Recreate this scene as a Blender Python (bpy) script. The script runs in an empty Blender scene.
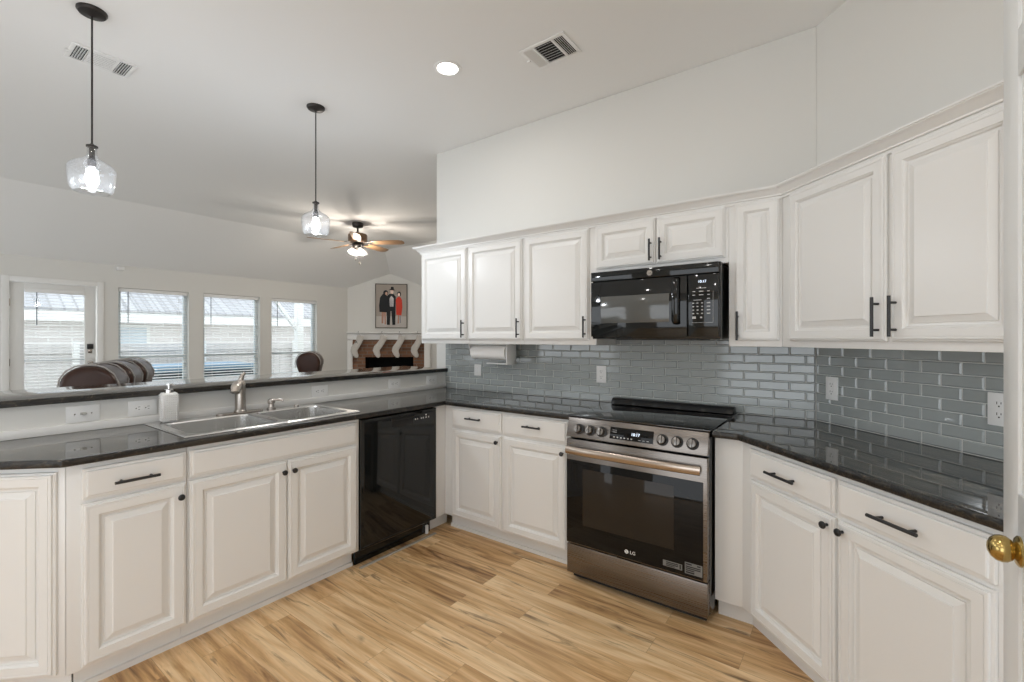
import bpy, bmesh, math, random
from mathutils import Matrix, Vector
random.seed(7)
scn = bpy.context.scene
COL = scn.collection
S = math.sqrt(0.5)
R = math.radians

# ------------------------------------------------------------------ camera
cam_d = bpy.data.cameras.new('camera'); cam = bpy.data.objects.new('camera', cam_d); COL.objects.link(cam)
cam_d.sensor_fit = 'HORIZONTAL'; cam_d.sensor_width = 36.0
cam_d.lens = 460.3 / 1024 * 36.0
cam_d.shift_y = -2.87 / 1024
cam_d.clip_start = 0.02; cam_d.clip_end = 200
cam.location = (1.2959, -2.9584, 1.3537)
cam.rotation_euler = (R(90), 0, R(36.542))
scn.camera = cam

# ------------------------------------------------------------------ view, world
scn.view_settings.view_transform = 'Standard'
scn.view_settings.look = 'None'
scn.view_settings.gamma = 1.0
scn.view_settings.use_curve_mapping = False
scn.view_settings.exposure = -0.15
W = bpy.data.worlds.new('overcast_sky'); scn.world = W; W.use_nodes = True
_bg = W.node_tree.nodes['Background']
_bg.inputs['Color'].default_value = (0.90, 0.95, 1.0, 1)
_bg.inputs['Strength'].default_value = 3.1
scn.cycles.max_bounces = 10
scn.cycles.diffuse_bounces = 6
scn.cycles.glossy_bounces = 5
scn.cycles.transparent_max_bounces = 24
scn.cycles.caustics_reflective = False
scn.cycles.caustics_refractive = False
scn.cycles.sample_clamp_indirect = 6.0

CAN_POWER = 5.0      # recessed ceiling cans
FAN_POWER = 36.0       # each bulb of the fan light kit
PENDANT_POWER = 17.0

# ------------------------------------------------------------------ materials
def new_mat(name):
    m = bpy.data.materials.new(name); m.use_nodes = True
    nt = m.node_tree
    return m, nt, nt.nodes['Principled BSDF']

def pbr(name, col, rough=0.5, metal=0.0, coat=0.0, spec=0.5, bump=0.0, bscale=60.0, var=0.0, vscale=4.0, stretch=None, crough=0.05):
    m, nt, b = new_mat(name)
    b.inputs['Base Color'].default_value = (*col, 1)
    b.inputs['Roughness'].default_value = rough
    b.inputs['Metallic'].default_value = metal
    b.inputs['Specular IOR Level'].default_value = spec
    b.inputs['Coat Weight'].default_value = coat
    b.inputs['Coat Roughness'].default_value = crough
    tc = nt.nodes.new('ShaderNodeTexCoord')
    src = tc.outputs['Object']
    if stretch:
        mp = nt.nodes.new('ShaderNodeMapping'); mp.inputs['Scale'].default_value = stretch
        nt.links.new(src, mp.inputs['Vector']); src = mp.outputs['Vector']
    if var:
        n = nt.nodes.new('ShaderNodeTexNoise'); n.inputs['Scale'].default_value = vscale; n.inputs['Detail'].default_value = 4
        nt.links.new(src, n.inputs['Vector'])
        mx = nt.nodes.new('ShaderNodeMix'); mx.data_type = 'RGBA'
        mx.inputs['A'].default_value = (*[c * (1 - var) for c in col], 1)
        mx.inputs['B'].default_value = (*[min(1, c * (1 + var)) for c in col], 1)
        nt.links.new(n.outputs['Fac'], mx.inputs['Factor'])
        nt.links.new(mx.outputs['Result'], b.inputs['Base Color'])
    if bump:
        n2 = nt.nodes.new('ShaderNodeTexNoise'); n2.inputs['Scale'].default_value = bscale; n2.inputs['Detail'].default_value = 3
        nt.links.new(src, n2.inputs['Vector'])
        bp = nt.nodes.new('ShaderNodeBump'); bp.inputs['Strength'].default_value = bump; bp.inputs['Distance'].default_value = 0.002
        nt.links.new(n2.outputs['Fac'], bp.inputs['Height']); nt.links.new(bp.outputs['Normal'], b.inputs['Normal'])
    return m

def emit(name, col, strength):
    m, nt, b = new_mat(name)
    b.inputs['Base Color'].default_value = (*col, 1)
    b.inputs['Emission Color'].default_value = (*col, 1)
    b.inputs['Emission Strength'].default_value = strength
    return m

def clear_glass(name, tint=(0.97, 0.99, 0.99), ior=1.45, base=0.0, rough=0.0, milk=0.0):
    m, nt, b = new_mat(name)
    out = nt.nodes['Material Output']; nt.nodes.remove(b)
    tr = nt.nodes.new('ShaderNodeBsdfTransparent'); tr.inputs['Color'].default_value = (*tint, 1)
    gl = nt.nodes.new('ShaderNodeBsdfGlossy'); gl.inputs['Roughness'].default_value = rough
    lw = nt.nodes.new('ShaderNodeLayerWeight'); lw.inputs['Blend'].default_value = 0.5
    pw = nt.nodes.new('ShaderNodeMath'); pw.operation = 'POWER'; pw.inputs[1].default_value = 4.0
    mu = nt.nodes.new('ShaderNodeMath'); mu.operation = 'MULTIPLY_ADD'; mu.use_clamp = True
    mu.inputs[1].default_value = 0.8; mu.inputs[2].default_value = 0.035 + base
    nt.links.new(lw.outputs['Facing'], pw.inputs[0]); nt.links.new(pw.outputs['Value'], mu.inputs[0])
    mx = nt.nodes.new('ShaderNodeMixShader'); nt.links.new(mu.outputs['Value'], mx.inputs['Fac'])
    if milk:
        tl = nt.nodes.new('ShaderNodeBsdfTranslucent'); tl.inputs['Color'].default_value = (.95, .97, 1, 1)
        m2 = nt.nodes.new('ShaderNodeMixShader'); m2.inputs['Fac'].default_value = milk
        nt.links.new(tr.outputs['BSDF'], m2.inputs[1]); nt.links.new(tl.outputs['BSDF'], m2.inputs[2]); tr = m2
    nt.links.new(tr.outputs[0], mx.inputs[1]); nt.links.new(gl.outputs['BSDF'], mx.inputs[2])
    nt.links.new(mx.outputs['Shader'], out.inputs['Surface'])
    return m

def ramp(nt, stops):
    r = nt.nodes.new('ShaderNodeValToRGB')
    els = r.color_ramp.elements
    els[0].position, els[0].color = stops[0][0], (*stops[0][1], 1)
    els[1].position, els[1].color = stops[-1][0], (*stops[-1][1], 1)
    for p, c in stops[1:-1]:
        e = els.new(p); e.color = (*c, 1)
    return r

def mat_floor():
    m, nt, b = new_mat('hickory_planks'); L = nt.links.new; N = nt.nodes.new
    tc = N('ShaderNodeTexCoord')
    bk = N('ShaderNodeTexBrick'); bk.offset = 0.37; bk.offset_frequency = 2
    bk.inputs['Color1'].default_value = (0, 0, 0, 1); bk.inputs['Color2'].default_value = (1, 1, 1, 1)
    bk.inputs['Mortar'].default_value = (0.5, 0.5, 0.5, 1)
    bk.inputs['Scale'].default_value = 1.0; bk.inputs['Mortar Size'].default_value = 0.0009
    bk.inputs['Mortar Smooth'].default_value = 0.3
    bk.inputs['Brick Width'].default_value = 0.92; bk.inputs['Row Height'].default_value = 0.128
    L(tc.outputs['Object'], bk.inputs['Vector'])
    # per-plank shift of the grain
    sc = N('ShaderNodeVectorMath'); sc.operation = 'SCALE'; sc.inputs['Scale'].default_value = 7.3
    L(bk.outputs['Color'], sc.inputs[0])
    ad = N('ShaderNodeVectorMath'); ad.operation = 'ADD'
    L(tc.outputs['Object'], ad.inputs[0]); L(sc.outputs['Vector'], ad.inputs[1])
    def noise(scale, mapping, detail, dist, rough=0.55):
        mp = N('ShaderNodeMapping'); mp.inputs['Scale'].default_value = mapping
        L(ad.outputs['Vector'], mp.inputs['Vector'])
        n = N('ShaderNodeTexNoise'); n.inputs['Scale'].default_value = scale; n.inputs['Detail'].default_value = detail
        n.inputs['Distortion'].default_value = dist; n.inputs['Roughness'].default_value = rough
        L(mp.outputs['Vector'], n.inputs['Vector']); return n
    n1 = noise(1.0, (0.8, 8.5, 1), 7, 2.6)
    n2 = noise(1.0, (2.6, 62, 1), 5, 1.0)
    n3 = noise(1.0, (1.1, 13, 1), 5, 3.0, 0.6)
    base = ramp(nt, [(0.27, (0.25, 0.125, 0.05)), (0.40, (0.50, 0.295, 0.13)), (0.54, (0.68, 0.44, 0.22)), (0.72, (0.84, 0.62, 0.37))])
    mxf = N('ShaderNodeMath'); mxf.operation = 'MULTIPLY_ADD'; mxf.inputs[1].default_value = 0.26
    sep = N('ShaderNodeSeparateColor'); L(bk.outputs['Color'], sep.inputs['Color'])
    L(sep.outputs['Red'], mxf.inputs[0])
    off = N('ShaderNodeMath'); off.operation = 'SUBTRACT'; off.inputs[1].default_value = 0.10
    L(n1.outputs['Fac'], off.inputs[0]); L(off.outputs['Value'], mxf.inputs[2])
    L(mxf.outputs['Value'], base.inputs['Fac'])
    fine = ramp(nt, [(0.3, (0.86, 0.85, 0.84)), (0.62, (1.05, 1.05, 1.04))]); L(n2.outputs['Fac'], fine.inputs['Fac'])
    mul = N('ShaderNodeMix'); mul.data_type = 'RGBA'; mul.blend_type = 'MULTIPLY'; mul.inputs['Factor'].default_value = 1
    L(base.outputs['Color'], mul.inputs['A']); L(fine.outputs['Color'], mul.inputs['B'])
    dk = ramp(nt, [(0.575, (0, 0, 0)), (0.64, (0.42, 0.42, 0.42)), (0.74, (0.9, 0.9, 0.9))]); L(n3.outputs['Fac'], dk.inputs['Fac'])
    mx = N('ShaderNodeMix'); mx.data_type = 'RGBA'; mx.inputs['B'].default_value = (0.12, 0.062, 0.028, 1)
    # knots: small dark eyes drawn out along the grain
    km = N('ShaderNodeMapping'); km.inputs['Scale'].default_value = (1.6, 3.4, 1)
    kd = N('ShaderNodeTexNoise'); kd.inputs['Scale'].default_value = 9; kd.inputs['Detail'].default_value = 3
    L(tc.outputs['Object'], kd.inputs['Vector'])
    ks = N('ShaderNodeVectorMath'); ks.operation = 'SCALE'; ks.inputs['Scale'].default_value = 0.10
    L(kd.outputs['Color'], ks.inputs[0])
    ka = N('ShaderNodeVectorMath'); ka.operation = 'ADD'; L(ad.outputs['Vector'], ka.inputs[0]); L(ks.outputs['Vector'], ka.inputs[1])
    L(ka.outputs['Vector'], km.inputs['Vector'])
    kv = N('ShaderNodeTexVoronoi'); kv.voronoi_dimensions = '2D'; kv.inputs['Scale'].default_value = 1.0; L(km.outputs['Vector'], kv.inputs['Vector'])
    kr = ramp(nt, [(0.015, (0.95, 0.95, 0.95)), (0.05, (0.5, 0.5, 0.5)), (0.12, (0, 0, 0))])
    kc = N('ShaderNodeSeparateColor'); L(kv.outputs['Color'], kc.inputs['Color'])
    kq = N('ShaderNodeMath'); kq.operation = 'MULTIPLY_ADD'; kq.inputs[1].default_value = 0.13; L(kc.outputs['Red'], kq.inputs[0]); L(kv.outputs['Distance'], kq.inputs[2])
    L(kq.outputs['Value'], kr.inputs['Fac'])
    kx = N('ShaderNodeMath'); kx.operation = 'MAXIMUM'; L(dk.outputs['Color'], kx.inputs[0]); L(kr.outputs['Color'], kx.inputs[1])
    L(kx.outputs['Value'], mx.inputs['Factor']); L(mul.outputs['Result'], mx.inputs['A'])
    jm = N('ShaderNodeMix'); jm.data_type = 'RGBA'; jm.inputs['B'].default_value = (0.22, 0.13, 0.06, 1)
    jf = N('ShaderNodeMath'); jf.operation = 'MULTIPLY'; jf.inputs[1].default_value = 0.6
    L(bk.outputs['Fac'], jf.inputs[0]); L(jf.outputs['Value'], jm.inputs['Factor']); L(mx.outputs['Result'], jm.inputs['A'])
    L(jm.outputs['Result'], b.inputs['Base Color'])
    b.inputs['Roughness'].default_value = 0.42
    bp = N('ShaderNodeBump'); bp.inputs['Strength'].default_value = 0.15; bp.inputs['Distance'].default_value = 0.001
    L(n2.outputs['Fac'], bp.inputs['Height']); L(bp.outputs['Normal'], b.inputs['Normal'])
    return m

def mat_granite(name, rot, edge=False):
    m, nt, b = new_mat(name); L = nt.links.new; N = nt.nodes.new
    tc = N('ShaderNodeTexCoord')
    vo = N('ShaderNodeTexNoise'); vo.inputs['Scale'].default_value = 60; vo.inputs['Detail'].default_value = 4; vo.inputs['Roughness'].default_value = 0.65
    L(tc.outputs['Object'], vo.inputs['Vector'])
    if edge: sp = ramp(nt, [(0.50, (0.006, 0.006, 0.006)), (0.60, (0.015, 0.013, 0.011)), (0.68, (0.08, 0.06, 0.04)), (0.76, (0.18, 0.16, 0.13))])
    else: sp = ramp(nt, [(0.48, (0.006, 0.006, 0.006)), (0.60, (0.018, 0.017, 0.015)), (0.70, (0.075, 0.068, 0.055)), (0.80, (0.12, 0.11, 0.09))])
    L(vo.outputs['Fac'], sp.inputs['Fac'])
    mp = N('ShaderNodeMapping'); mp.vector_type = 'TEXTURE'; mp.inputs['Scale'].default_value = (0.115, 1.15, 0.115); mp.inputs['Rotation'].default_value = (0, 0, rot)
    L(tc.outputs['Object'], mp.inputs['Vector'])
    n = N('ShaderNodeTexNoise'); n.inputs['Scale'].default_value = 1.3; n.inputs['Detail'].default_value = 6; n.inputs['Distortion'].default_value = 0.9; n.inputs['Roughness'].default_value = 0.6
    L(mp.outputs['Vector'], n.inputs['Vector'])
    vein = ramp(nt, [(0.46, (0, 0, 0)), (0.485, (0.75, 0.75, 0.75)), (0.50, (0.1, 0.1, 0.1)), (0.56, (0, 0, 0)), (0.60, (0.55, 0.55, 0.55)), (0.63, (0, 0, 0))]); L(n.outputs['Fac'], vein.inputs['Fac'])
    mx = N('ShaderNodeMix'); mx.data_type = 'RGBA'; mx.inputs['B'].default_value = (0.07, 0.058, 0.042, 1) if edge else (0.24, 0.22, 0.18, 1)
    L(vein.outputs['Color'], mx.inputs['Factor']); L(sp.outputs['Color'], mx.inputs['A'])
    L(mx.outputs['Result'], b.inputs['Base Color'])
    b.inputs['Roughness'].default_value = 0.03; b.inputs['IOR'].default_value = 1.62
    if edge:
        b.inputs['Roughness'].default_value = 0.3; b.inputs['IOR'].default_value = 1.5
        bp = N('ShaderNodeBump'); bp.inputs['Strength'].default_value = 1.0; bp.inputs['Distance'].default_value = 0.003
        L(vo.outputs['Fac'], bp.inputs['Height']); L(bp.outputs['Normal'], b.inputs['Normal'])
    return m

def mat_brick(name, c1, c2, mort, w, h, ms=0.008, axes='xz', rough=0.85):
    m, nt, b = new_mat(name); L = nt.links.new; N = nt.nodes.new
    tc = N('ShaderNodeTexCoord'); sp = N('ShaderNodeSeparateXYZ'); cb = N('ShaderNodeCombineXYZ')
    L(tc.outputs['Object'], sp.inputs['Vector'])
    L(sp.outputs['X' if axes[0] == 'x' else 'Y'], cb.inputs['X']); L(sp.outputs['Z' if axes[1] == 'z' else 'Y'], cb.inputs['Y'])
    bk = N('ShaderNodeTexBrick'); bk.inputs['Scale'].default_value = 1
    bk.inputs['Color1'].default_value = (*c1, 1); bk.inputs['Color2'].default_value = (*c2, 1); bk.inputs['Mortar'].default_value = (*mort, 1)
    bk.inputs['Brick Width'].default_value = w; bk.inputs['Row Height'].default_value = h; bk.inputs['Mortar Size'].default_value = ms
    L(cb.outputs['Vector'], bk.inputs['Vector']); L(bk.outputs['Color'], b.inputs['Base Color'])
    b.inputs['Roughness'].default_value = rough
    bp = N('ShaderNodeBump'); bp.inputs['Strength'].default_value = 0.5; bp.inputs['Distance'].default_value = 0.004; bp.invert = True
    L(bk.outputs['Fac'], bp.inputs['Height']); L(bp.outputs['Normal'], b.inputs['Normal'])
    return m

def mat_steel(name, col, rough, stretch):
    m, nt, b = new_mat(name); L = nt.links.new; N = nt.nodes.new
    b.inputs['Metallic'].default_value = 1; b.inputs['Base Color'].default_value = (*col, 1)
    tc = N('ShaderNodeTexCoord'); mp = N('ShaderNodeMapping'); mp.inputs['Scale'].default_value = stretch
    L(tc.outputs['Object'], mp.inputs['Vector'])
    n = N('ShaderNodeTexNoise'); n.inputs['Scale'].default_value = 1; n.inputs['Detail'].default_value = 3
    L(mp.outputs['Vector'], n.inputs['Vector'])
    mr = N('ShaderNodeMapRange'); mr.inputs['To Min'].default_value = rough - 0.05; mr.inputs['To Max'].default_value = rough + 0.07
    L(n.outputs['Fac'], mr.inputs['Value']); L(mr.outputs['Result'], b.inputs['Roughness'])
    return m

M = dict(
    wall=pbr('wall_paint', (0.695, 0.686, 0.655), 0.75, bump=0.06, bscale=160),
    ceil=pbr('ceiling_paint', (0.80, 0.797, 0.785), 0.85, bump=0.06, bscale=140),
    cab=pbr('cabinet_paint', (0.745, 0.742, 0.725), 0.30, bump=0.02, bscale=300, var=0.012, vscale=3),
    trim=pbr('trim_paint', (0.78, 0.775, 0.755), 0.35),
    floor=mat_floor(),
    granite=mat_granite('black_granite', R(4)),
    granite_diagonal=mat_granite('black_granite_diagonal', R(48)),
    granite_edge=mat_granite('chiselled_granite_edge', 0, True),
    tile=pbr('glass_tile', (0.325, 0.352, 0.348), 0.13, coat=0.5, spec=0.6, var=0.10, vscale=5, crough=0.03),
    grout=pbr('tile_grout', (0.58, 0.58, 0.565), 0.8),
    steel=mat_steel('stainless_brushed', (0.21, 0.188, 0.170), 0.27, (2, 2, 500)),
    steel_sink=mat_steel('stainless_sink', (0.66, 0.655, 0.64), 0.24, (6, 240, 6)),
    nickel=pbr('brushed_nickel', (0.46, 0.42, 0.38), 0.26, metal=1),
    knobsteel=pbr('knob_steel', (0.27, 0.255, 0.24), 0.25, metal=1),
    chrome=pbr('chrome_metal', (0.72, 0.71, 0.70), 0.12, metal=1),
    black=pbr('matte_black_metal', (0.012, 0.012, 0.013), 0.38),
    bronze=pbr('dark_bronze', (0.022, 0.018, 0.016), 0.4, metal=0.3),
    gloss=pbr('gloss_black', (0.007, 0.008, 0.008), 0.05, spec=.42),
    blackglass=pbr('black_glass', (0.006, 0.006, 0.006), 0.03, spec=.22),
    cooktop=pbr('cooktop_glass', (0.006, 0.006, 0.006), 0.04),
    ovenpane=pbr('oven_window_glass', (0.026, 0.021, 0.016), 0.05, spec=.22),
    micropane=pbr('microwave_window_mesh', (0.085, 0.087, 0.082), 0.12, coat=0.4),
    slot=pbr('dark_slot', (0.01, 0.01, 0.01), 0.7),
    white=pbr('white_plastic', (0.80, 0.80, 0.79), 0.35),
    paper=pbr('paper_towel', (0.82, 0.81, 0.79), 0.9, bump=0.3, bscale=220),
    ceramic=pbr('white_ceramic', (0.80, 0.79, 0.77), 0.28),
    brass=pbr('polished_brass', (0.50, 0.36, 0.13), 0.2, metal=1, var=0.15, vscale=40),
    glass=clear_glass('window_glass'),
    shade=clear_glass('clear_shade_glass', (0.985, 0.99, 1.0), 1.5, base=0.04, rough=0.03, milk=0.012),
    bulb=emit('lit_bulb', (0.94, 0.97, 1.0), 9.0),
    bulbwarm=emit('warm_lit_bulb', (1.0, 0.80, 0.55), 10.0),
    lens=emit('lit_lens', (1.0, 0.98, 0.94), 7.0),
    label=pbr('grey_sticker', (0.17, 0.17, 0.165), 0.5),
    led=emit('display_digits', (0.75, 0.85, 1.0), 1.6),
    print=pbr('pale_print', (0.50, 0.50, 0.50), 0.5),
    leather=pbr('brown_leather', (0.036, 0.0145, 0.009), 0.34, spec=.3, bump=0.25, bscale=90, var=0.35, vscale=7),
    piping=pbr('pale_piping', (0.36, 0.34, 0.32), 0.5),
    wood=pbr('fan_blade_wood', (0.33, 0.20, 0.11), 0.35, var=0.3, vscale=3, stretch=(2, 22, 2)),
    brick=mat_brick('fireplace_brick', (0.27, 0.125, 0.068), (0.15, 0.075, 0.045), (0.20, 0.155, 0.12), 0.20, 0.068),
    soot=pbr('sooty_black', (0.010, 0.010, 0.010), 0.95, spec=.05),
    vinyl=pbr('window_vinyl', (0.66, 0.72, 0.74), 0.4),
    slat=pbr('blind_slat', (0.82, 0.82, 0.81), 0.45),
    wand=pbr('grey_wand', (0.16, 0.18, 0.20), 0.4),
    fence=pbr('weathered_fence', (0.60, 0.575, 0.57), 0.9, var=0.2, vscale=2, stretch=(1, 8, 0.6)),
    hbrick=mat_brick('pale_house_brick', (0.80, 0.76, 0.76), (0.68, 0.63, 0.63), (0.86, 0.84, 0.84), 0.40, 0.14, 0.018, 'yz'),
    shingle=mat_brick('grey_shingles', (0.42, 0.42, 0.44), (0.33, 0.33, 0.35), (0.26, 0.26, 0.27), 0.5, 0.22, 0.02, 'yy'),
    fascia=pbr('white_fascia', (0.85, 0.85, 0.84), 0.6),
    hglass=pbr('house_window_glass', (0.60, 0.66, 0.72), 0.1),
    lawn=pbr('pale_patio_ground', (0.50, 0.50, 0.44), 0.95, var=0.3, vscale=3),
    tubcover=pbr('blue_tub_cover', (0.14, 0.24, 0.34), 0.5),
    tubside=pbr('dark_tub_side', (0.025, 0.035, 0.04), 0.6),
    knit=pbr('cream_knit', (0.56, 0.53, 0.49), 0.95, bump=0.8, bscale=130, var=0.12, vscale=30),
    frame=pbr('dark_picture_frame', (0.09, 0.075, 0.06), 0.4),
    p_back=pbr('print_backdrop', (0.34, 0.29, 0.245), 0.5),
    p_floor=pbr('print_ground', (0.46, 0.42, 0.38), 0.5),
    p_dark=pbr('print_dark_cloth', (0.018, 0.02, 0.022), 0.6, spec=.2),
    p_red=pbr('print_red_cloth', (0.62, 0.06, 0.035), 0.6, spec=.2),
    p_skin=pbr('print_skin', (0.36, 0.17, 0.10), 0.25),
    p_grey=pbr('print_grey_cloth', (0.22, 0.20, 0.21), 0.25),
)

M['cooktop'].node_tree.nodes['Principled BSDF'].inputs['IOR'].default_value = 1.9

# ------------------------------------------------------------------ mesh builder
class MB:
    def __init__(self): self.bm = bmesh.new(); self.mi = 0
    def _add(self, verts, faces):
        vs = [self.bm.verts.new(v) for v in verts]
        for f in faces:
            try:
                fc = self.bm.faces.new([vs[i] for i in f]); fc.material_index = self.mi
            except ValueError: pass
        return self
    def merge(self, tb, mat=None):
        idx = {}
        for v in tb.verts: idx[v] = self.bm.verts.new(mat @ v.co if mat else v.co)
        for f in tb.faces:
            nf = self.bm.faces.new([idx[v] for v in f.verts]); nf.material_index = self.mi
        tb.free(); return self
    def box(self, x0, x1, y0, y1, z0, z1, bev=0.0, seg=2, mat=None):
        tb = bmesh.new()
        r = bmesh.ops.create_cube(tb, size=1.0)
        for v in tb.verts:
            v.co = Vector((x0 + (v.co.x + .5) * (x1 - x0), y0 + (v.co.y + .5) * (y1 - y0), z0 + (v.co.z + .5) * (z1 - z0)))
        if bev: bmesh.ops.bevel(tb, geom=list(tb.edges), offset=bev, segments=seg, profile=0.5, affect='EDGES')
        return self.merge(tb, mat)
    def prism(self, poly, z0, z1, bev=0.0, mat=None):
        tb = bmesh.new(); n = len(poly)
        a = [tb.verts.new((p[0], p[1], z0)) for p in poly]; b = [tb.verts.new((p[0], p[1], z1)) for p in poly]
        tb.faces.new(a[::-1]); tb.faces.new(b)
        for i in range(n): tb.faces.new((a[i], a[(i + 1) % n], b[(i + 1) % n], b[i]))
        bmesh.ops.recalc_face_normals(tb, faces=list(tb.faces))
        if bev: bmesh.ops.bevel(tb, geom=list(tb.edges), offset=bev, segments=2, profile=0.5, affect='EDGES')
        return self.merge(tb, mat)
    def prism_y(self, poly, y0, y1, bev=0.0, mat=None):      # polygon in x,z extruded along y
        mm = Matrix(((1, 0, 0, 0), (0, 0, 1, 0), (0, 1, 0, 0), (0, 0, 0, 1)))
        return self.prism(poly, y0, y1, bev, (mat @ mm) if mat else mm)
    def prism_x(self, poly, x0, x1, bev=0.0, mat=None):      # polygon in y,z extruded along x
        mm = Matrix(((0, 0, 1, 0), (1, 0, 0, 0), (0, 1, 0, 0), (0, 0, 0, 1)))
        return self.prism(poly, x0, x1, bev, (mat @ mm) if mat else mm)
    def loft(self, rings, close=True, cap0=True, cap1=True):
        n = len(rings[0]); vs = [[self.bm.verts.new(p) for p in r] for r in rings]
        for a, b in zip(vs[:-1], vs[1:]):
            for i in range(n if close else n - 1):
                j = (i + 1) % n
                f = self.bm.faces.new((a[i], a[j], b[j], b[i])); f.material_index = self.mi
        if cap0: self.bm.faces.new(vs[0][::-1]).material_index = self.mi
        if cap1: self.bm.faces.new(vs[-1]).material_index = self.mi
        return self
    def panel(self, x0, x1, z0, z1, prof, y=0.0, k=1.0):     # stepped rings facing -y
        rings = []
        for ins, out in prof:
            i = ins * k
            rings.append([(x0 + i, y - out, z0 + i), (x1 - i, y - out, z0 + i), (x1 - i, y - out, z1 - i), (x0 + i, y - out, z1 - i)])
        return self.loft(rings)
    def lathe(self, prof, mat=None, n=24, cap0=True, cap1=True):
        mat = mat or Matrix()
        rings = [[mat @ Vector((r * math.cos(2 * math.pi * i / n), r * math.sin(2 * math.pi * i / n), z)) for i in range(n)] for r, z in prof]
        return self.loft(rings, True, cap0, cap1)
    def tube(self, pts, rad, n=10, cap=True, flat=None):
        pts = [Vector(p) for p in pts]; rings = []
        rs = rad if isinstance(rad, (list, tuple)) else [rad] * len(pts)
        prev = None
        for i, p in enumerate(pts):
            d = (pts[min(i + 1, len(pts) - 1)] - pts[max(i - 1, 0)]).normalized()
            if prev is None:
                u = d.orthogonal().normalized() if flat is None else (Vector(flat) - d * d.dot(Vector(flat))).normalized()
            else:
                u = (prev - d * d.dot(prev)).normalized()
            prev = u; v = d.cross(u)
            r = rs[i]; ru, rv = r if isinstance(r, (list, tuple)) else (r, r)
            rings.append([p + u * ru * math.cos(2 * math.pi * k / n) + v * rv * math.sin(2 * math.pi * k / n) for k in range(n)])
        return self.loft(rings, True, cap, cap)
    def sweep(self, path, prof, closed=True):               # path in plan, profile (outward to the right of travel, z)
        P = [Vector((p[0], p[1])) for p in path]; rings = []
        for i, p in enumerate(P):
            nr = []
            if i > 0: d = (P[i] - P[i - 1]).normalized(); nr.append(Vector((d.y, -d.x)))
            if i < len(P) - 1: d = (P[i + 1] - P[i]).normalized(); nr.append(Vector((d.y, -d.x)))
            if len(nr) == 2:
                m = (nr[0] + nr[1]).normalized(); m = m / max(0.2, m.dot(nr[0]))
            else: m = nr[0]
            rings.append([(p.x + m.x * o, p.y + m.y * o, z) for o, z in prof])
        return self.loft(rings, closed, closed, closed)
    def ball(self, c, r, n=14, sc=(1, 1, 1), mat=None):
        mm = Matrix.Translation(c) @ Matrix.Diagonal((*[r * s for s in sc], 1))
        if mat: mm = mat @ mm
        k = n // 2
        prof = [(max(1e-4, math.sin(math.pi * i / k)), -math.cos(math.pi * i / k)) for i in range(k + 1)]
        return self.lathe(prof, mm, n)

def smooth(me, ang=35):
    for p in me.polygons: p.use_smooth = True
    try: me.set_sharp_from_angle(angle=R(ang))
    except Exception: pass

def rootmat(o):
    m = Matrix()
    while o:
        m = Matrix.LocRotScale(o.location, o.rotation_euler, o.scale) @ m; o = o.parent
    return m

def part(name, mb, mat, parent=None, w=False, ang=35, label=None):
    """one mesh object; w=True: the shape was given in room coordinates"""
    bmesh.ops.recalc_face_normals(mb.bm, faces=list(mb.bm.faces))
    if w and parent: mb.bm.transform(rootmat(parent).inverted())
    me = bpy.data.meshes.new(name); mb.bm.to_mesh(me); mb.bm.free()
    for mm in (mat if isinstance(mat, (list, tuple)) else [mat]): me.materials.append(mm)
    smooth(me, ang)
    o = bpy.data.objects.new(name, me); COL.objects.link(o)
    if parent: o.parent = parent
    if label: o['label'] = label
    return o

def thing(name, label, cat, loc=(0, 0, 0), rz=0.0, group=None):
    o = bpy.data.objects.new(name, None); COL.objects.link(o)
    o.location = loc; o.rotation_euler = (0, 0, rz); o.empty_display_size = 0.1
    o['label'] = label; o['category'] = cat
    if group: o['group'] = group
    return o

def struct(name, mb, mat, parent=None, ang=35):
    o = part(name, mb, mat, parent, ang=ang); o['kind'] = 'structure'; return o

def text_part(name, body, size, mat, parent, mw, extrude=0.0004, space=1.0):
    """flat lettering turned into a mesh; mw places the text's x,y plane in room coordinates"""
    cu = bpy.data.curves.new(name, 'FONT'); cu.body = body; cu.size = size; cu.extrude = extrude
    cu.align_x = 'CENTER'; cu.align_y = 'CENTER'; cu.space_character = space
    t = bpy.data.objects.new(name + '_curve', cu); COL.objects.link(t)
    dg = bpy.context.evaluated_depsgraph_get()
    me = bpy.data.meshes.new_from_object(t.evaluated_get(dg)); me.name = name
    bpy.data.objects.remove(t)
    me.transform((rootmat(parent).inverted() if parent else Matrix()) @ mw)
    me.materials.clear(); me.materials.append(mat)
    o = bpy.data.objects.new(name, me); COL.objects.link(o); o.parent = parent
    return o

def hexa(mb, bottom, up):
    """slab from four lower corners and a thickness upward"""
    b = [Vector(p) for p in bottom]; t = [p + Vector((0, 0, up)) for p in b]
    mb._add(b + t, [(0, 1, 2, 3), (4, 5, 6, 7), (0, 1, 5, 4), (1, 2, 6, 5), (2, 3, 7, 6), (3, 0, 4, 7)])

def copy_tree(root, loc=None, rz=None, label=None):
    r = root.copy(); COL.objects.link(r)
    if loc is not None: r.location = loc
    if rz is not None: r.rotation_euler = (0, 0, rz)
    if label: r['label'] = label
    def kids(o, n):
        for ch in list(o.children):
            c = ch.copy(); COL.objects.link(c); c.parent = n; kids(ch, c)
    kids(root, r); return r

def diag(t, o, z=0.0):      # point of the diagonal wall: t along it, o out into the room
    return (XD + S * t - S * o, -S * t - S * o, z)

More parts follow.
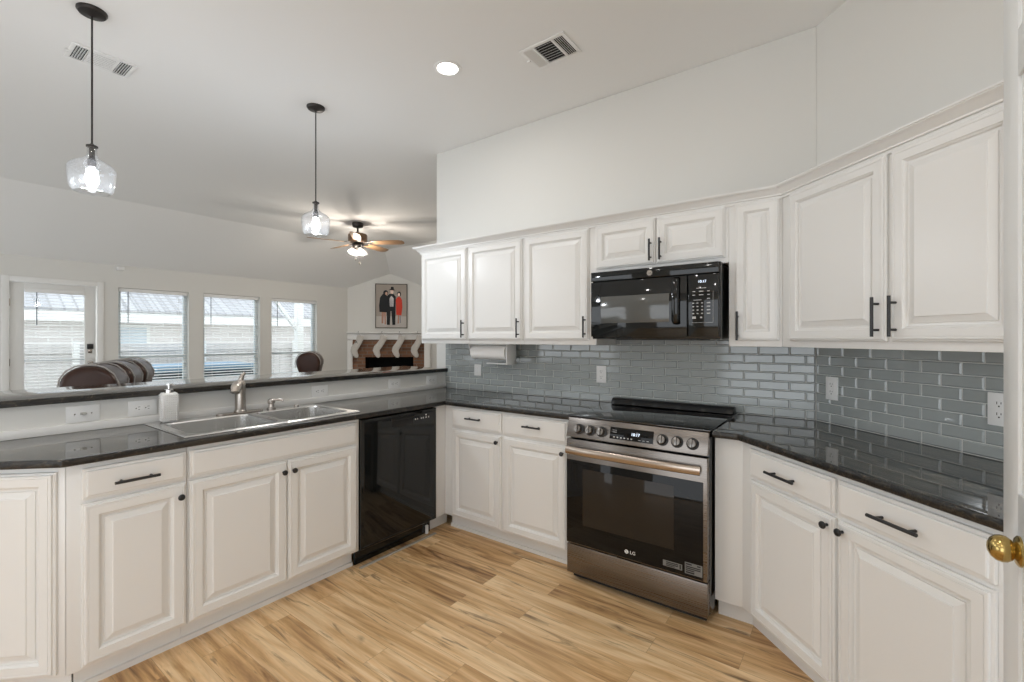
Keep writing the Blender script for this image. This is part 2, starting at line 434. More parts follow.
# ------------------------------------------------------------------ key measures
XW = -1.633            # kitchen face of the half wall behind the sink
XE = -1.752            # free end of the range wall
XD = 1.138             # corner where the diagonal wall starts
CEIL = 3.03
XF = -7.1              # window wall of the living room
CT = 0.914             # worktop height
UZ0, UZ1 = 1.31, 2.065 # upper cabinets
YS = -6.0              # wall behind the camera
XR = 2.9
YN = 3.87              # far living-room wall

# ------------------------------------------------------------------ the room
mb = MB(); mb.box(-7.4, XR + 0.2, YS - 0.2, YN + 0.2, -0.06, 0.0); struct('floor', mb, M['floor'])
mb = MB(); mb.box(XF, XE - .003, YS, YN, .0005, .012); struct('floor_bounce_carpet', mb, pbr('bounce_carpet', (.60, .58, .55), .95, bump=.5, bscale=220))  # hidden pale carpet, added to bounce neutral light up to the ceiling

mb = MB()
XK = -5.85; YK = 2.62; EV = 2.39
mb.box(XK, XR + 0.2, YS - 0.2, YK, CEIL, CEIL + 0.1)
hexa(mb, [(XF - .2, YS - .2, EV - .102), (XK, YS - .2, CEIL), (XK, YK, CEIL), (XF - .2, YN + .2, EV - .102)], 0.1)
hexa(mb, [(XF - .2, YN + .2, EV - .102), (XK, YK, CEIL), (-1.4, YK, CEIL), (-1.4, YN + .2, EV - .102)], 0.1)
struct('ceiling', mb, M['ceil'], ang=20)

mb = MB(); mb.prism([(XE, 0), (XD, 0), (XD + 0.05, 0.12), (XE, 0.12)], 0, CEIL, 0.006)
wall_back = struct('wall_back', mb, M['wall'])
e = diag(2.49, 0); mb = MB()
mb.prism([(XD, 0), (e[0], e[1]), (e[0] + S * .12, e[1] + S * .12), (XD + S * .12 - .06, S * .12 + .03)], 0, CEIL)
wall_right = struct('wall_right', mb, M['wall'])
# living-room window wall with a door and three windows
OPEN = [(-2.10, -1.25, 0.0, 2.075, 'door'), (-1.031, -0.166, 0.672, 2.074, 'w'), (0.036, 0.914, 0.672, 2.074, 'w'), (1.113, 1.987, 0.672, 2.074, 'w')]
mb = MB(); XO = XF - 0.16
ys = [YS] + [v for o in OPEN for v in o[:2]] + [YN]
for i in range(0, len(ys), 2): mb.box(XO, XF, ys[i], ys[i + 1], 0, EV + .02)
for y0, y1, z0, z1, _k in OPEN:
    mb.box(XO, XF, y0, y1, z1, EV + .02)
    if z0 > 0: mb.box(XO, XF, y0, y1, 0, z0)
struct('wall_left', mb, M['wall'])
# corner fireplace wall
FRL = 1.711
FM = Matrix.Translation((XF, 2.66, 0)) @ Matrix.Rotation(R(45), 4, 'Z')
mb = MB()
HX0, HX1, HZ = 0.359, 1.337, 0.96
mb.prism_y([(0, 0), (HX0, 0), (HX0, HZ), (0, HZ)], 0, .10, mat=FM)
mb.prism_y([(HX1, 0), (FRL, 0), (FRL, HZ), (HX1, HZ)], 0, .10, mat=FM)
mb.prism_y([(0, HZ), (FRL, HZ), (FRL, EV + .005), (FRL / 2, 2.71), (0, EV + .005)], 0, .10, mat=FM)
struct('wall_corner', mb, M['wall'])
mb = MB(); mb.box(XF + 1.21, -1.5, YN, YN + .12, 0, EV + .02); struct('wall_far', mb, M['wall'])
mb = MB(); mb.box(-1.55, -1.45, 0.12, YN, 0, CEIL); struct('wall_hall', mb, M['wall'])
mb = MB()                                   # unseen side wall; its unglazed opening is added to light the low cabinets
mb.box(XR, XR + .12, YS, -5.75, 0, CEIL); mb.box(XR, XR + .12, -2.25, diag(2.49, 0)[1], 0, CEIL)
mb.box(XR, XR + .12, -5.75, -2.25, 2.2, CEIL); mb.box(XR, XR + .12, -5.75, -2.25, 0, .05)
struct('wall_pantry', mb, M['wall'])
# unseen wall behind the camera; its wide openings are added for fill daylight
mb = MB()
FO = [(-6.8, -2.7), (-0.6, 2.6)]
xs = [XF] + [v for o in FO for v in o] + [XR]
for i in range(0, len(xs), 2): mb.box(xs[i], xs[i + 1], YS - .12, YS, 0, CEIL)
for x0, x1 in FO:
    mb.box(x0, x1, YS - .12, YS, 2.35, CEIL); mb.box(x0, x1, YS - .12, YS, 0, 0.10)
struct('wall_front', mb, M['wall'])
# half wall behind the sink and its bottom ledge strip
mb = MB(); mb.box(XE, XW, -3.25, -0.001, 0, 1.056); struct('wall_peninsula', mb, M['wall'])
mb = MB(); mb.box(XW + .0005, XW + .014, -3.25, -0.012, CT + .0005, CT + .040, .002); struct('trim_1', mb, M['trim'])

# ---- tile backsplash: bevelled glass tiles on grout
TW, TH, TG = 0.1522, 0.0494, 0.0030
def tiles(mb, x0, x1, z0, z1, shift, fr):
    """fr(x, y, z) -> point; y is outward from the wall"""
    k = 0; z = z0
    while z < z1 - .004:
        zt = min(z + TH, z1)
        x = x0 - ((shift + (TW / 2 if k % 2 else 0)) % TW)
        while x < x1 - .002:
            a, b = max(x, x0) + TG / 2, min(x + TW, x1) - TG / 2
            if b - a > .004:
                c, d = z + TG / 2, zt - TG / 2; B = 0.0050
                o0, o1 = .0042, .0092
                ring = [[(a, .002, c), (b, .002, c), (b, .002, d), (a, .002, d)], [(a, o0, c), (b, o0, c), (b, o0, d), (a, o0, d)],
                        [(a + B, o1, c + B), (b - B, o1, c + B), (b - B, o1, d - B), (a + B, o1, d - B)]]
                mb.loft([[fr(*q) for q in r] for r in ring], True, False, True)
            x += TW
        z += TH; k += 1
def backsplash(parent, x0, x1, z1f, shift, fr, gp):
    g = MB(); g.loft([[fr(x0, .0005, .86), fr(x1, .0005, .86), fr(x1, .0005, z1f), fr(x0, .0005, z1f)],
                      [fr(x0, .0042, .86), fr(x1, .0042, .86), fr(x1, .0042, z1f), fr(x0, .0042, z1f)]])
    gr = struct('grout_bed', g, M['grout'], parent)
    t = MB(); tiles(t, x0, x1, CT + .0006, z1f, shift, fr)
    struct('tile_backsplash', t, M['tile'], parent, ang=10)
fb = lambda x, y, z: Vector((x, -y, z))
backsplash(wall_back, XW, XD - .004, UZ0 + 0.035, 0.016, fb, None)
fd = lambda x, y, z: Vector(diag(x, y, z))
backsplash(wall_right, 0.004, 1.335, UZ0 - .001, 0.06, fd, None)

# ------------------------------------------------------------------ cabinet kit
DOOR = [(0, .001), (0, .010), (.0035, .0125), (.0075, .013), (.0085, .0185), (.0115, .0200), (.0165, .0200), (.0172, .0182), (.0190, .0182), (.0197, .0200),
        (.047, .0200), (.0485, .0165), (.0540, .0130), (.0570, .0062), (.0650, .0050), (.0665, .0050), (.0675, .0095), (.0880, .0165), (.0890, .0192), (.0915, .0200)]
SLAB = [(0, .001), (0, .011), (.003, .0125), (.0105, .0135), (.0120, .0190), (.015, .0205)]
def door(par, x0, x1, z0, z1, name='door'):
    k = min(1.0, (min(x1 - x0, z1 - z0) - .02) / .2 / 1.02)
    m = MB(); m.panel(x0, x1, z0, z1, DOOR, 0, k); return part(name, m, M['cab'], par, ang=12)
def drawer(par, x0, x1, z0, z1, name='drawer'):
    m = MB(); m.panel(x0, x1, z0, z1, SLAB); return part(name, m, M['cab'], par, ang=12)
def pull(par, c, horiz, ln=0.145, y=-.0195):
    m = MB(); x, z = c; h = ln / 2; out = y - .030
    d = (1, 0) if horiz else (0, 1)
    m.tube([(x - d[0] * h, out, z - d[1] * h), (x + d[0] * h, out, z + d[1] * h)], .0058, 12)
    for sg in (-1, 1):
        px, pz = x + d[0] * sg * h * .66, z + d[1] * sg * h * .66
        m.tube([(px, y, pz), (px, out + .003, pz)], .0048, 10)
    return part('pull_handle', m, M['black'], par)
def knob(par, c, y=-.0195):
    m = MB(); mm = Matrix.Translation((c[0], y, c[1])) @ Matrix.Rotation(R(90), 4, 'X')
    m.lathe([(.0055, 0), (.005, .012), (.0065, .015), (.0122, .017), (.0135, .020), (.0122, .0245), (.007, .027), (.001, .0275)], mm, 20)
    return part('knob', m, M['black'], par)

# ---- base cabinets on the sink run; local x runs towards the range wall, y into the cabinet
FX = -1.037            # plane of the face frames
def pen(y0): return ((FX, y0, 0), R(90))
def carcass(par, w, d, z0=.105, z1=.883, toe=True, x0=0.0, mit=0.0):
    m = MB(); m.box(x0 + .0005, w - .0005, 0, d, z0, z1, .0015); part('carcass', m, M['cab'], par)
    if toe:
        m = MB(); e1 = w - .0005; k = lambda v: x0 + .0005 + v * mit
        m.prism([(k(.072), .072), (e1, .072), (e1, .09), (k(.09), .09)], 0, z0 - .001); m.prism([(k(.058), .058), (e1, .058), (e1, .072), (k(.072), .072)], 0, .022)
        part('toe_kick', m, M['cab'], par)
PD = 0.59
# drawer-over-door cabinet
o = (-2.574); loc, rz = pen(o)
c = thing('base_cabinet', 'white base cabinet with one drawer over one door, left of the sink', 'cabinet', loc, rz)
carcass(c, -2.1905 - o, PD, mit=.445)
dr = drawer(c, -2.531 - o, -2.196 - o, .745, .862); pull(dr, (-2.372 - o, .794), True)
d1 = door(c, -2.533 - o, -2.196 - o, .118, .730); knob(d1, (-2.222 - o, .676))
# sink base
o = (-2.190); loc, rz = pen(o)
c = thing('sink_cabinet', 'wide white sink base cabinet with two doors under a plain false drawer front', 'cabinet', loc, rz)
carcass(c, -1.3225 - o, PD, z1=.70); 
m = MB(); m.box(.0005, -1.3225 - o - .0005, 0, .02, .70, .883); part('front_rail', m, M['cab'], c)
drawer(c, -2.184 - o, -1.343 - o, .745, .862, 'false_drawer_front')
d1 = door(c, -2.184 - o, -1.7535 - o, .118, .730); knob(d1, (-1.778 - o, .676))
d2 = door(c, -1.7505 - o, -1.343 - o, .118, .730); knob(d2, (-1.726 - o, .676))
# angled end cabinet
CX, CY = -0.998, -2.590
eo = (FX, -2.574)
c = thing('end_cabinet', 'white angled end cabinet with a single tall door at the far left', 'cabinet', (eo[0], eo[1], 0), R(45))
L_ = 0.62
inv = (Matrix.Translation((eo[0], eo[1], 0)) @ Matrix.Rotation(R(45), 4, 'Z')).inverted()
def loc2(x, y): v = inv @ Vector((x, y, 0)); return (v.x, v.y)
poly = [(-L_, 0), (-.001, 0), loc2(XW + .003, -2.5755), loc2(XW + .003, eo[1] - L_ * S)]
m = MB(); m.prism(poly, .105, .883, .0015); part('carcass', m, M['cab'], c)
m = MB(); m.prism([(-L_, .072), (-.033, .072), (-.040, .09), (-L_, .09)], 0, .104); m.prism([(-L_, .058), (-.026, .058), (-.0325, .072), (-L_, .072)], 0, .022); part('toe_kick', m, M['cab'], c)
door(c, -L_ + .03, -.026, .118, .862)
# ---- range-wall base cabinet (two drawers over two doors) with the corner post
FY = -0.61
c = thing('base_cabinet', 'white base cabinet with two drawers over two doors, between dishwasher and range', 'cabinet', (FX, FY, 0), 0)
BW = -.004 - FX
carcass(c, BW, .597, x0=0.0)
m = MB(); m.box(-.02, .0, -.098, .0, .105, .883, .001); m.box(-.09, -.072, -.098, .09, 0, .104); part('corner_post', m, M['cab'], c)
for x0, x1, kx in ((-.957, -.524, -.548), (-.503, -.036, -.062)):
    dr = drawer(c, x0 - FX, x1 - FX, .738, .868); pull(dr, ((x0 + x1) / 2 - FX, .812), True, .13)
    d1 = door(c, x0 - FX, x1 - FX, .118, .722); knob(d1, (kx - FX, .682))
# ---- diagonal base cabinet; local x runs along the wall, y into the cabinet
co = 0.61; t0 = co * math.tan(R(22.5))
org = diag(0, co)
c = thing('base_cabinet', 'white diagonal base cabinet with two drawers over two doors, right of the range', 'cabinet', org, R(-45))
inv = (Matrix.Translation(org) @ Matrix.Rotation(R(-45), 4, 'Z')).inverted()
poly = [loc2(.7645, FY), (t0, 0), (1.333, 0), (1.333, co - .006), (.012, co - .006), loc2(.7645, -.006)]
m = MB(); m.prism(poly, .105, .883, .0015); part('carcass', m, M['cab'], c)
m = MB(); tk = co - .075
q0 = loc2(.7645, FY + .075); q1 = loc2(*diag(tk * math.tan(R(22.5)), tk)[:2]); q2 = loc2(*diag(1.333, tk)[:2])
m.sweep([q0, q1, q2], [(0, 0), (0, .104), (-.015, .104), (-.015, 0)]); part('toe_kick', m, M['cab'], c)
for x0, x1, kx in ((.322, .772, .748), (.786, 1.246, .812)):
    dr = drawer(c, x0, x1, .738, .860); pull(dr, ((x0 + x1) / 2 - .008, .796), True, .155)
    d1 = door(c, x0, x1, .118, .722); knob(d1, (kx, .690))

# ---- upper cabinets
UY = -0.305
def upper(label, x0, x1, doors, z0=UZ0, loc=None, rz=0.0, d=.30, poly=None):
    c = thing('wall_cabinet', label, 'cabinet', loc or (x0, UY, 0), rz)
    m = MB()
    if poly: m.prism(poly, z0, UZ1, .0015)
    else: m.box(.0005, x1 - x0 - .0005, 0, d, z0, UZ1, .0015)
    part('carcass', m, M['cab'], c)
    for a, b, zb, hx, hz, hl in doors:
        dd = door(c, a, b, zb, 2.052); pull(dd, (hx, hz), False, hl)
    return c
for x0, x1, a, b, lb in ((-1.615, -1.0905, -1.603, -1.1005, 'white upper cabinet at the free end of the wall, above the paper towels'),
                         (-1.0905, -.5645, -1.0815, -.5765, 'white upper cabinet, middle of three left of the microwave'),
                         (-.5645, -.006, -.5525, -.0545, 'white upper cabinet directly left of the microwave')):
    upper(lb, x0, x1, [(a - x0, b - x0, 1.341, b - x0 - .022, 1.425, .135)])
upper('short white two-door cabinet above the black microwave', -.006, .765,
      [(.028 - .006 + .006 - .03, .379, 1.785, .379 - .024, 1.865, .125), (.384 + .004, .766 - .012, 1.785, .388 + .026, 1.865, .125)], z0=1.757)
uo = .305; ut = uo * math.tan(R(22.5)); ux = XD - ut
poly = [(.0005, 0), (ux - .765 - .0005, 0), (XD - .765 - .004, .299), (.0005, .299)]
upper('narrow white upper cabinet right of the microwave', .765, ux, [(.032, ux - .765 - .012, 1.341, .047, 1.417, .15)], poly=poly)
org = diag(0, uo)
poly = [(ut + .0005, 0), (1.118, 0), (1.118, uo - .006), (.003, uo - .006)]
c = upper('white two-door upper cabinet on the diagonal wall', 0, 0,
      [(.186, .684, 1.341, .684 - .026, 1.435, .152), (.703, 1.105, 1.341, .703 + .024, 1.435, .152)], loc=org, rz=R(-45), poly=poly)
# crown moulding and light rail run over all upper cabinets
m = MB()
zc = UZ1 - .014
CR = [(0, zc), (.0085, zc), (.0100, zc + .003), (.0100, zc + .010), (.0060, zc + .0105), (.0060, zc + .0145), (.0150, zc + .016), (.0160, zc + .022), (.022, zc + .027), (.031, zc + .037),
      (.043, zc + .046), (.0505, zc + .0485), (.0505, zc + .0525), (.055, zc + .0530), (.055, zc + .060), (0, zc + .060)]
m.sweep([(-1.615, -.002), (-1.615, UY), (ux, UY), diag(1.118, uo)[:2]], CR)
struct('trim_2', m, M['cab'], ang=25)

# ------------------------------------------------------------------ worktops
EDGE = [(-.0080, CT), (-.007, CT), (-.002, CT - .002), (0, CT - .007), (0, CT - .022), (-.002, CT - .027), (-.006, CT - .0295), (-.0080, CT - .0295)]
ZB = CT - .0295
wt = thing('worktop', 'polished black granite worktop around the sink, running to the range', 'worktop', (-1.3, -1.6, ZB), 0)
m = MB(); i_ = .0078
e0 = (CX - .62 * S * .8, CY - .62 * S * .8)
EY = e0[1]
inn = (CX - i_, CY + i_ * .41); ine = (e0[0] - i_ * S, e0[1] + i_ * S)
WB = XW + .0005
m.prism([(WB, EY), (e0[0] - .03, EY), ine, inn, (CX - i_, -2.17), (WB, -2.17)], ZB, CT)
m.box(WB, -1.587, -2.17, -1.312, ZB, CT); m.box(-1.077, CX - i_, -2.17, -1.312, ZB, CT)
m.box(WB, CX - i_, -1.312, -.649 + i_, ZB, CT); m.box(WB, -.004, -.649 + i_, -.0095, ZB, CT)
m.mi = 1; m.sweep([e0, (CX, CY), (CX, -.649), (-.004, -.649)], EDGE)
part('slab', m, [M['granite'], M['granite_edge']], wt, w=True, ang=25)
wt = thing('worktop', 'polished black granite worktop along the diagonal wall, right of the range', 'worktop', (1.3, -.6, ZB), 0)
m = MB(); cf = .649; ci = cf - i_
p1 = (.761, -ci); p2 = diag(ci * math.tan(R(22.5)), ci); p3 = diag(1.338, ci); p4 = diag(1.338, .0095)
m.prism([p1, p2[:2], p3[:2], p4[:2], diag(.004, .0095)[:2], (.761, -.0095)], ZB, CT)
m.mi = 1; m.sweep([(.761, -cf), diag(cf * math.tan(R(22.5)), cf)[:2], diag(1.338, cf)[:2]], EDGE)
part('slab', m, [M['granite_diagonal'], M['granite_edge']], wt, w=True, ang=25)
wt = thing('bar_top', 'raised black granite bar top on the half wall behind the sink', 'worktop', (-1.89, -1.6, 1.0565), 0)
m = MB(); m.box(-2.18, -1.6085, -3.25, -.0095, 1.0565, 1.086, .002); m.mi = 1; m.prism_y([(-1.6085, 1.0565), (-1.603, 1.0565), (-1.601, 1.0585), (-1.601, 1.0835), (-1.603, 1.086), (-1.6085, 1.086)], -3.25, -.0095); part('slab', m, [M['granite'], M['granite_edge']], wt, w=True, ang=25)

# ------------------------------------------------------------------ range
rg = thing('range', 'slide-in stainless steel electric range with black glass top and six knobs', 'range', (.379, -.36, 0), 0)
X0, X1 = .003, .757
m = MB(); m.box(X0 + .003, X1 - .003, -.660, -.045, .045, .905, .002); part('body', m, M['gloss'], rg, w=True)
m = MB(); m.box(X0 - .004, X1 + .001, -.676, -.012, .9145, .9215, .002); part('cooktop', m, M['cooktop'], rg, w=True)
m = MB(); m.prism_x([(-.118, .9218), (-.104, .944), (-.090, .957), (-.040, .957), (-.034, .9218)], X0 + .002, X1 - .008, .003)
vent = part('rear_vent', m, M['black'], rg, w=True)
m = MB()
for k in range(5):
    xa = .03 + k * .142; m.prism_x([(-.1205, .9226), (-.1055, .9445), (-.1045, .9445), (-.1195, .9226)], xa, xa + .118)
part('vent_slot', m, M['slot'], vent, w=True)
# sloped control panel
PA, PB = Vector((0, -.706, .806)), Vector((0, -.676, .9095))
m = MB(); m.prism_x([(-.706, .806), (-.676, .9095), (-.66, .9135), (-.655, .9135), (-.655, .806)], X0 + .002, X1 - .003, .0015)
cp = part('control_panel', m, M['steel'], rg, w=True)
pn = Vector((0, -(PB.z - PA.z), (PB.y - PA.y))).normalized()
pu = (PB - PA).normalized()
def on_panel(x, v, lift=0.0):    # v metres up the sloped face
    p = PA + pu * v + pn * lift; return Vector((x, p.y, p.z))
def panel_mat(x, v, lift=0.0):
    p = on_panel(x, v, lift)
    return Matrix(((1, 0, 0, p.x), (0, pu.y, pn.y, p.y), (0, pu.z, pn.z, p.z), (0, 0, 0, 1)))
for kx in (.080, .148, .216, .541, .613, .685):
    m = MB(); m.lathe([(.0285, .0006), (.0285, .007), (.0235, .009), (.0235, .010)], panel_mat(kx, .047), 24)
    kb = part('knob', m, M['black'], rg, w=True)
    m = MB(); m.lathe([(.0215, .010), (.0210, .026), (.0185, .030), (.001, .031)], panel_mat(kx, .047), 24)
    m.box(-.0045, .0045, -.0205, .0205, .029, .040, .002, mat=panel_mat(kx, .047))
    part('knob_grip', m, M['knobsteel'], kb, w=True)
m = MB(); m.box(-.1165, .1165, -.031, .031, .0004, .0022, .0008, mat=panel_mat(.379, .051))
ds = part('display', m, M['blackglass'], rg, w=True)
text_part('display_digits', '10:17', .021, M['led'], ds, panel_mat(.402, .053, .0024), .0002)
for kx_, kv_, kw_, kh_ in [(.288 + k * .019, .030, .004, .003) for k in range(6)] + [(.425 + k * .022, .029, .006, .0012) for k in range(3)] + [(.288, .066 - k * .010, .012, .001) for k in range(2)]:
    m = MB(); m.box(-kw_, kw_, -kh_, kh_, .0023, .0026, mat=panel_mat(kx_, kv_)); part('touch_key', m, M['print'], ds, w=True)
# oven door
DY = -.705
m = MB(); m.box(X0 + .003, X1 - .004, DY, -.661, .216, .794, .003); dd = part('oven_door', m, M['steel'], rg, w=True)
m = MB(); m.box(X0 + .006, X1 - .022, DY - .0025, DY + .004, .222, .680, .0012); gp = part('door_glass', m, M['blackglass'], dd, w=True)
m = MB(); m.box(.108, .600, DY - .0031, DY - .002, .330, .640, .0002); part('door_window', m, M['ovenpane'], dd, w=True)
m = MB()
for a, b, e_, f in ((.100, .104, .322, .648), (.604, .607, .322, .648), (.104, .604, .645, .648), (.104, .604, .322, .3245)): m.box(a, b, DY - .003, DY - .002, e_, f)
part('window_outline', m, M['print'], dd, w=True) if False else m.bm.free()
# handle bar: broad flattened bar with curved ends
m = MB()
pts = []; hz = .741
for k in range(13):
    u = k / 12; x = .024 + u * .706; y = DY - .050 + .012 * (2 * u - 1) ** 4
    pts.append((x, y, hz))
m.tube(pts, [(.021, .009)] * 13, 14, flat=(0, 0, 1))
for x in (.040, .714): m.box(x - .014, x + .014, DY - .042, DY + .001, hz - .012, hz + .012, .003)
part('door_handle', m, pbr('handle_steel', (.46, .39, .33), .22, metal=1), dd, w=True)
# emblem and lettering on the oven glass
yg = DY - .0028
TXT = Matrix(((1, 0, 0, 0), (0, 0, -1, 0), (0, 1, 0, 0), (0, 0, 0, 1)))     # text plane -> facing -y
m = MB(); m.lathe([(.0105, 0), (.0105, .0006)], Matrix.Translation((.360, yg, .257)) @ Matrix.Rotation(R(90), 4, 'X'), 24)
em = part('round_emblem', m, M['white'], dd, w=True)
m = MB()
def rbar(x, z, w, h): m.box(x - w / 2, x + w / 2, yg - .0010, yg - .0006, z - h / 2, z + h / 2)
rbar(.3592, .2582, .0018, .0078); rbar(.3619, .2548, .0048, .0016); rbar(.3565, .2597, .002, .002)
for a in range(9):
    an = R(95 + a * 28); rbar(.360 + .0077 * math.cos(an), .257 + .0077 * math.sin(an), .002, .002)
part('emblem_mark', m, M['slot'], em, w=True)
text_part('door_lettering', 'LG', .0235, M['white'], dd, Matrix.Translation((.393, yg, .257)) @ TXT, .0003, 1.05)
# energy stickers at the lower right
def sticker(x0, x1, z0, z1, par, cells):
    m = MB(); m.box(x0, x1, yg - .0004, yg + .0004, z0, z1); st = part('sticker', m, M['label'], par, w=True)
    m = MB()
    for a, b, c_, d_ in cells: m.box(x0 + a * (x1 - x0), x0 + b * (x1 - x0), yg - .0007, yg - .0004, z0 + c_ * (z1 - z0), z0 + d_ * (z1 - z0))
    part('sticker_print', m, M['slot'], st, w=True)
sticker(.548, .640, .243, .271, dd, [(.17, .80, .66, .86), (.17, .80, .38, .56), (.17, .62, .12, .28), (.86, .94, .1, .9)])
sticker(.652, .732, .236, .290, dd, [(.06, .40, .80, .92), (.06, .9, .60, .70), (.06, .9, .44, .54), (.06, .55, .28, .38), (.06, .55, .08, .22), (.7, .9, .8, .92)])
m = MB(); m.box(X0 + .003, X1 - .004, -.700, -.661, .048, .208, .003); part('storage_drawer', m, M['steel'], rg, w=True)
m = MB(); m.box(X0 + .02, X1 - .02, -.655, -.64, .012, .045); part('kick_plate', m, M['slot'], rg, w=True)
for x in (.05, .71):
    for y in (-.60, -.10):
        m = MB(); m.lathe([(.016, 0), (.016, .046)], Matrix.Translation((x, y, 0)), 12); part('foot', m, M['slot'], rg, w=True)

# ------------------------------------------------------------------ microwave
mw = thing('microwave', 'black over-the-range microwave with a keypad, hung under the short cabinet', 'microwave', (.381, -.2, 1.345), 0)
MX0, MX1, MY = .006, .741, -.385
m = MB(); m.box(MX0, MX1, MY, -.012, 1.3485, 1.7555, .004); part('body', m, M['gloss'], mw, w=True)
m = MB(); m.box(MX0, .577, MY - .022, MY - .001, 1.362, 1.692, .004); md = part('oven_door', m, M['gloss'], mw, w=True)
m = MB(); m.box(.072, .482, MY - .0228, MY - .02, 1.443, 1.602, .0006); part('door_window', m, M['micropane'], md, w=True)
m = MB()
m.tube([(.523, MY - .022, 1.434), (.523, MY - .045, 1.442), (.523, MY - .052, 1.46), (.523, MY - .053, 1.555), (.523, MY - .052, 1.655), (.523, MY - .045, 1.672), (.523, MY - .022, 1.68)], [(.020, .008)] * 7, 14, flat=(1, 0, 0))
part('door_handle', m, M['gloss'], md, w=True)
m = MB(); m.box(.583, MX1 - .004, MY - .022, MY - .001, 1.362, 1.692, .004); kp = part('control_panel', m, M['gloss'], mw, w=True)
yk = MY - .0224
text_part('display_digits', '10:17', .019, M['led'], kp, Matrix.Translation((.655, yk, 1.653)) @ TXT, .0002)
m = MB()
def key(x, z, w, h): m.box(x - w / 2, x + w / 2, yk - .0003, yk + .0002, z - h / 2, z + h / 2)
key(.650, 1.619, .050, .0032)
for z in (1.602, 1.583):
    for x, w in ((.613, .014), (.650, .022), (.687, .012)): key(x, z, w, .0042)
key(.632, 1.556, .040, .0026); key(.687, 1.562, .014, .0046)
for r_ in range(4):
    z = 1.540 - r_ * .0185
    for x, w in ((.610, .009), (.632, .009), (.655, .009), (.687, .017)): key(x, z, w, .0055)
key(.614, 1.463, .018, .012); key(.650, 1.463, .010, .008)
for a, b, c_, d_ in ((.709, .710, 1.436, 1.60), (.60, .709, 1.436, 1.4372)): m.box(a, b, yk - .0003, yk + .0002, c_, d_)
part('keypad_print', m, M['print'], kp, w=True)
m = MB(); m.box(MX0, MX1 - .004, MY - .022, MY - .001, 1.697, 1.753, .003); vg = part('vent_cover', m, M['gloss'], mw, w=True)
em_m = Matrix.Translation((.372, MY - .0225, 1.7225)) @ Matrix.Rotation(R(90), 4, 'X')
m = MB(); m.lathe([(.0165, 0), (.0165, .0008)], em_m, 28); em = part('round_emblem', m, M['nickel'], mw, w=True)
m = MB(); m.lathe([(.0150, .0008), (.0150, .0012), (.0136, .0012), (.0136, .0008)], em_m, 28, False, False)
part('emblem_ring', m, M['slot'], em, w=True)
sh = Matrix.Identity(4); sh[0][1] = 0.3
text_part('emblem_monogram', 'GE', .0145, M['slot'], em, Matrix.Translation((.372, MY - .0234, 1.7225)) @ TXT @ sh, .0002, .85)
m = MB(); m.box(.15, .62, -.36, -.08, 1.3425, 1.349, .002); part('light_cover', m, M['black'], mw, w=True)

# ------------------------------------------------------------------ dishwasher
o = -1.3215; loc, rz = pen(o)
dw = thing('dishwasher', 'glossy black dishwasher between the sink cabinet and the corner', 'dishwasher', loc, rz)
DW = .6115
m = MB(); m.box(.003, DW - .002, .006, .57, .10, .872); part('body', m, M['slot'], dw)
m = MB(); m.panel(.003, DW - .002, .108, .872, [(0, 0), (0, .018), (.003, .021), (.012, .021), (.0135, .0195), (.018, .0195), (.0195, .0215), (.024, .0225)], .004)
dp = part('door_panel', m, M['gloss'], dw, ang=15)
m = MB(); m.box(.225, .395, -.0200, -.0180, .795, .836, .001); m.prism_x([(-.0188, .834), (-.032, .838), (-.034, .846), (-.0188, .852)], .218, .402, .001); part('grip_recess', m, M['slot'], dp)
for x in (.418, .436, .470, .487, .512, .535):
    m = MB(); m.box(x - .004, x + .004, -.0196, -.0184, .816, .826); part('touch_key', m, M['print'], dp)
m = MB(); m.lathe([(.005, 0), (.005, .001)], Matrix.Translation((.512, -.0186, .838)) @ Matrix.Rotation(R(90), 4, 'X'), 12); part('indicator_light', m, M['white'], dp)
m = MB(); m.box(.004, DW - .004, .045, .06, .004, .10, .002); part('kick_plate', m, M['gloss'], dw)
m = MB(); m.box(DW - .05, DW - .03, .030, .045, 0, .06, .003); part('levelling_leg', m, M['white'], dw)
m = MB(); m.box(FX + .0, FX + .02, -1.32, -.712, 0, .008, .002); struct('trim_3', m, pbr('grey_threshold', (.36, .33, .28), .5))

# ------------------------------------------------------------------ sink and its fittings
def rrect(x0, x1, y0, y1, r, z, k=5):
    pts = []
    for cx, cy, a0 in ((x1 - r, y1 - r, 0), (x0 + r, y1 - r, 90), (x0 + r, y0 + r, 180), (x1 - r, y0 + r, 270)):
        for i in range(k + 1):
            a = R(a0 + 90 * i / k); pts.append((cx + r * math.cos(a), cy + r * math.sin(a), z))
    return pts
sk = thing('sink', 'stainless steel double-bowl drop-in sink in the black worktop', 'sink', (-1.33, -1.74, CT), 0)
SX0, SX1, SY0, SY1 = -1.608, -1.062, -2.190, -1.295
RZ = CT + .007
BW_ = [(-1.495, -1.092, -2.150, -1.745), (-1.495, -1.092, -1.712, -1.335)]
ym = (BW_[0][3] + BW_[1][2]) / 2
m = MB()
for (bx0, bx1, by0, by1), (oy0, oy1) in zip(BW_, ((SY0, ym), (ym, SY1))):
    # matching corners so the deck is one skin from rim to bowl edge
    m.loft([rrect(SX0 + .0, SX1, oy0, oy1, .0005 if 1 else .02, RZ - .0055), rrect(SX0 + .006, SX1 - .006, oy0 + (.006 if oy0 == SY0 else 0), oy1 - (.006 if oy1 == SY1 else 0), .0005, RZ),
            rrect(bx0, bx1, by0, by1, .055, RZ), rrect(bx0 + .004, bx1 - .004, by0 + .004, by1 - .004, .052, RZ - .006)], True, False, False)
part('rim', m, M['steel_sink'], sk, w=True, ang=30)
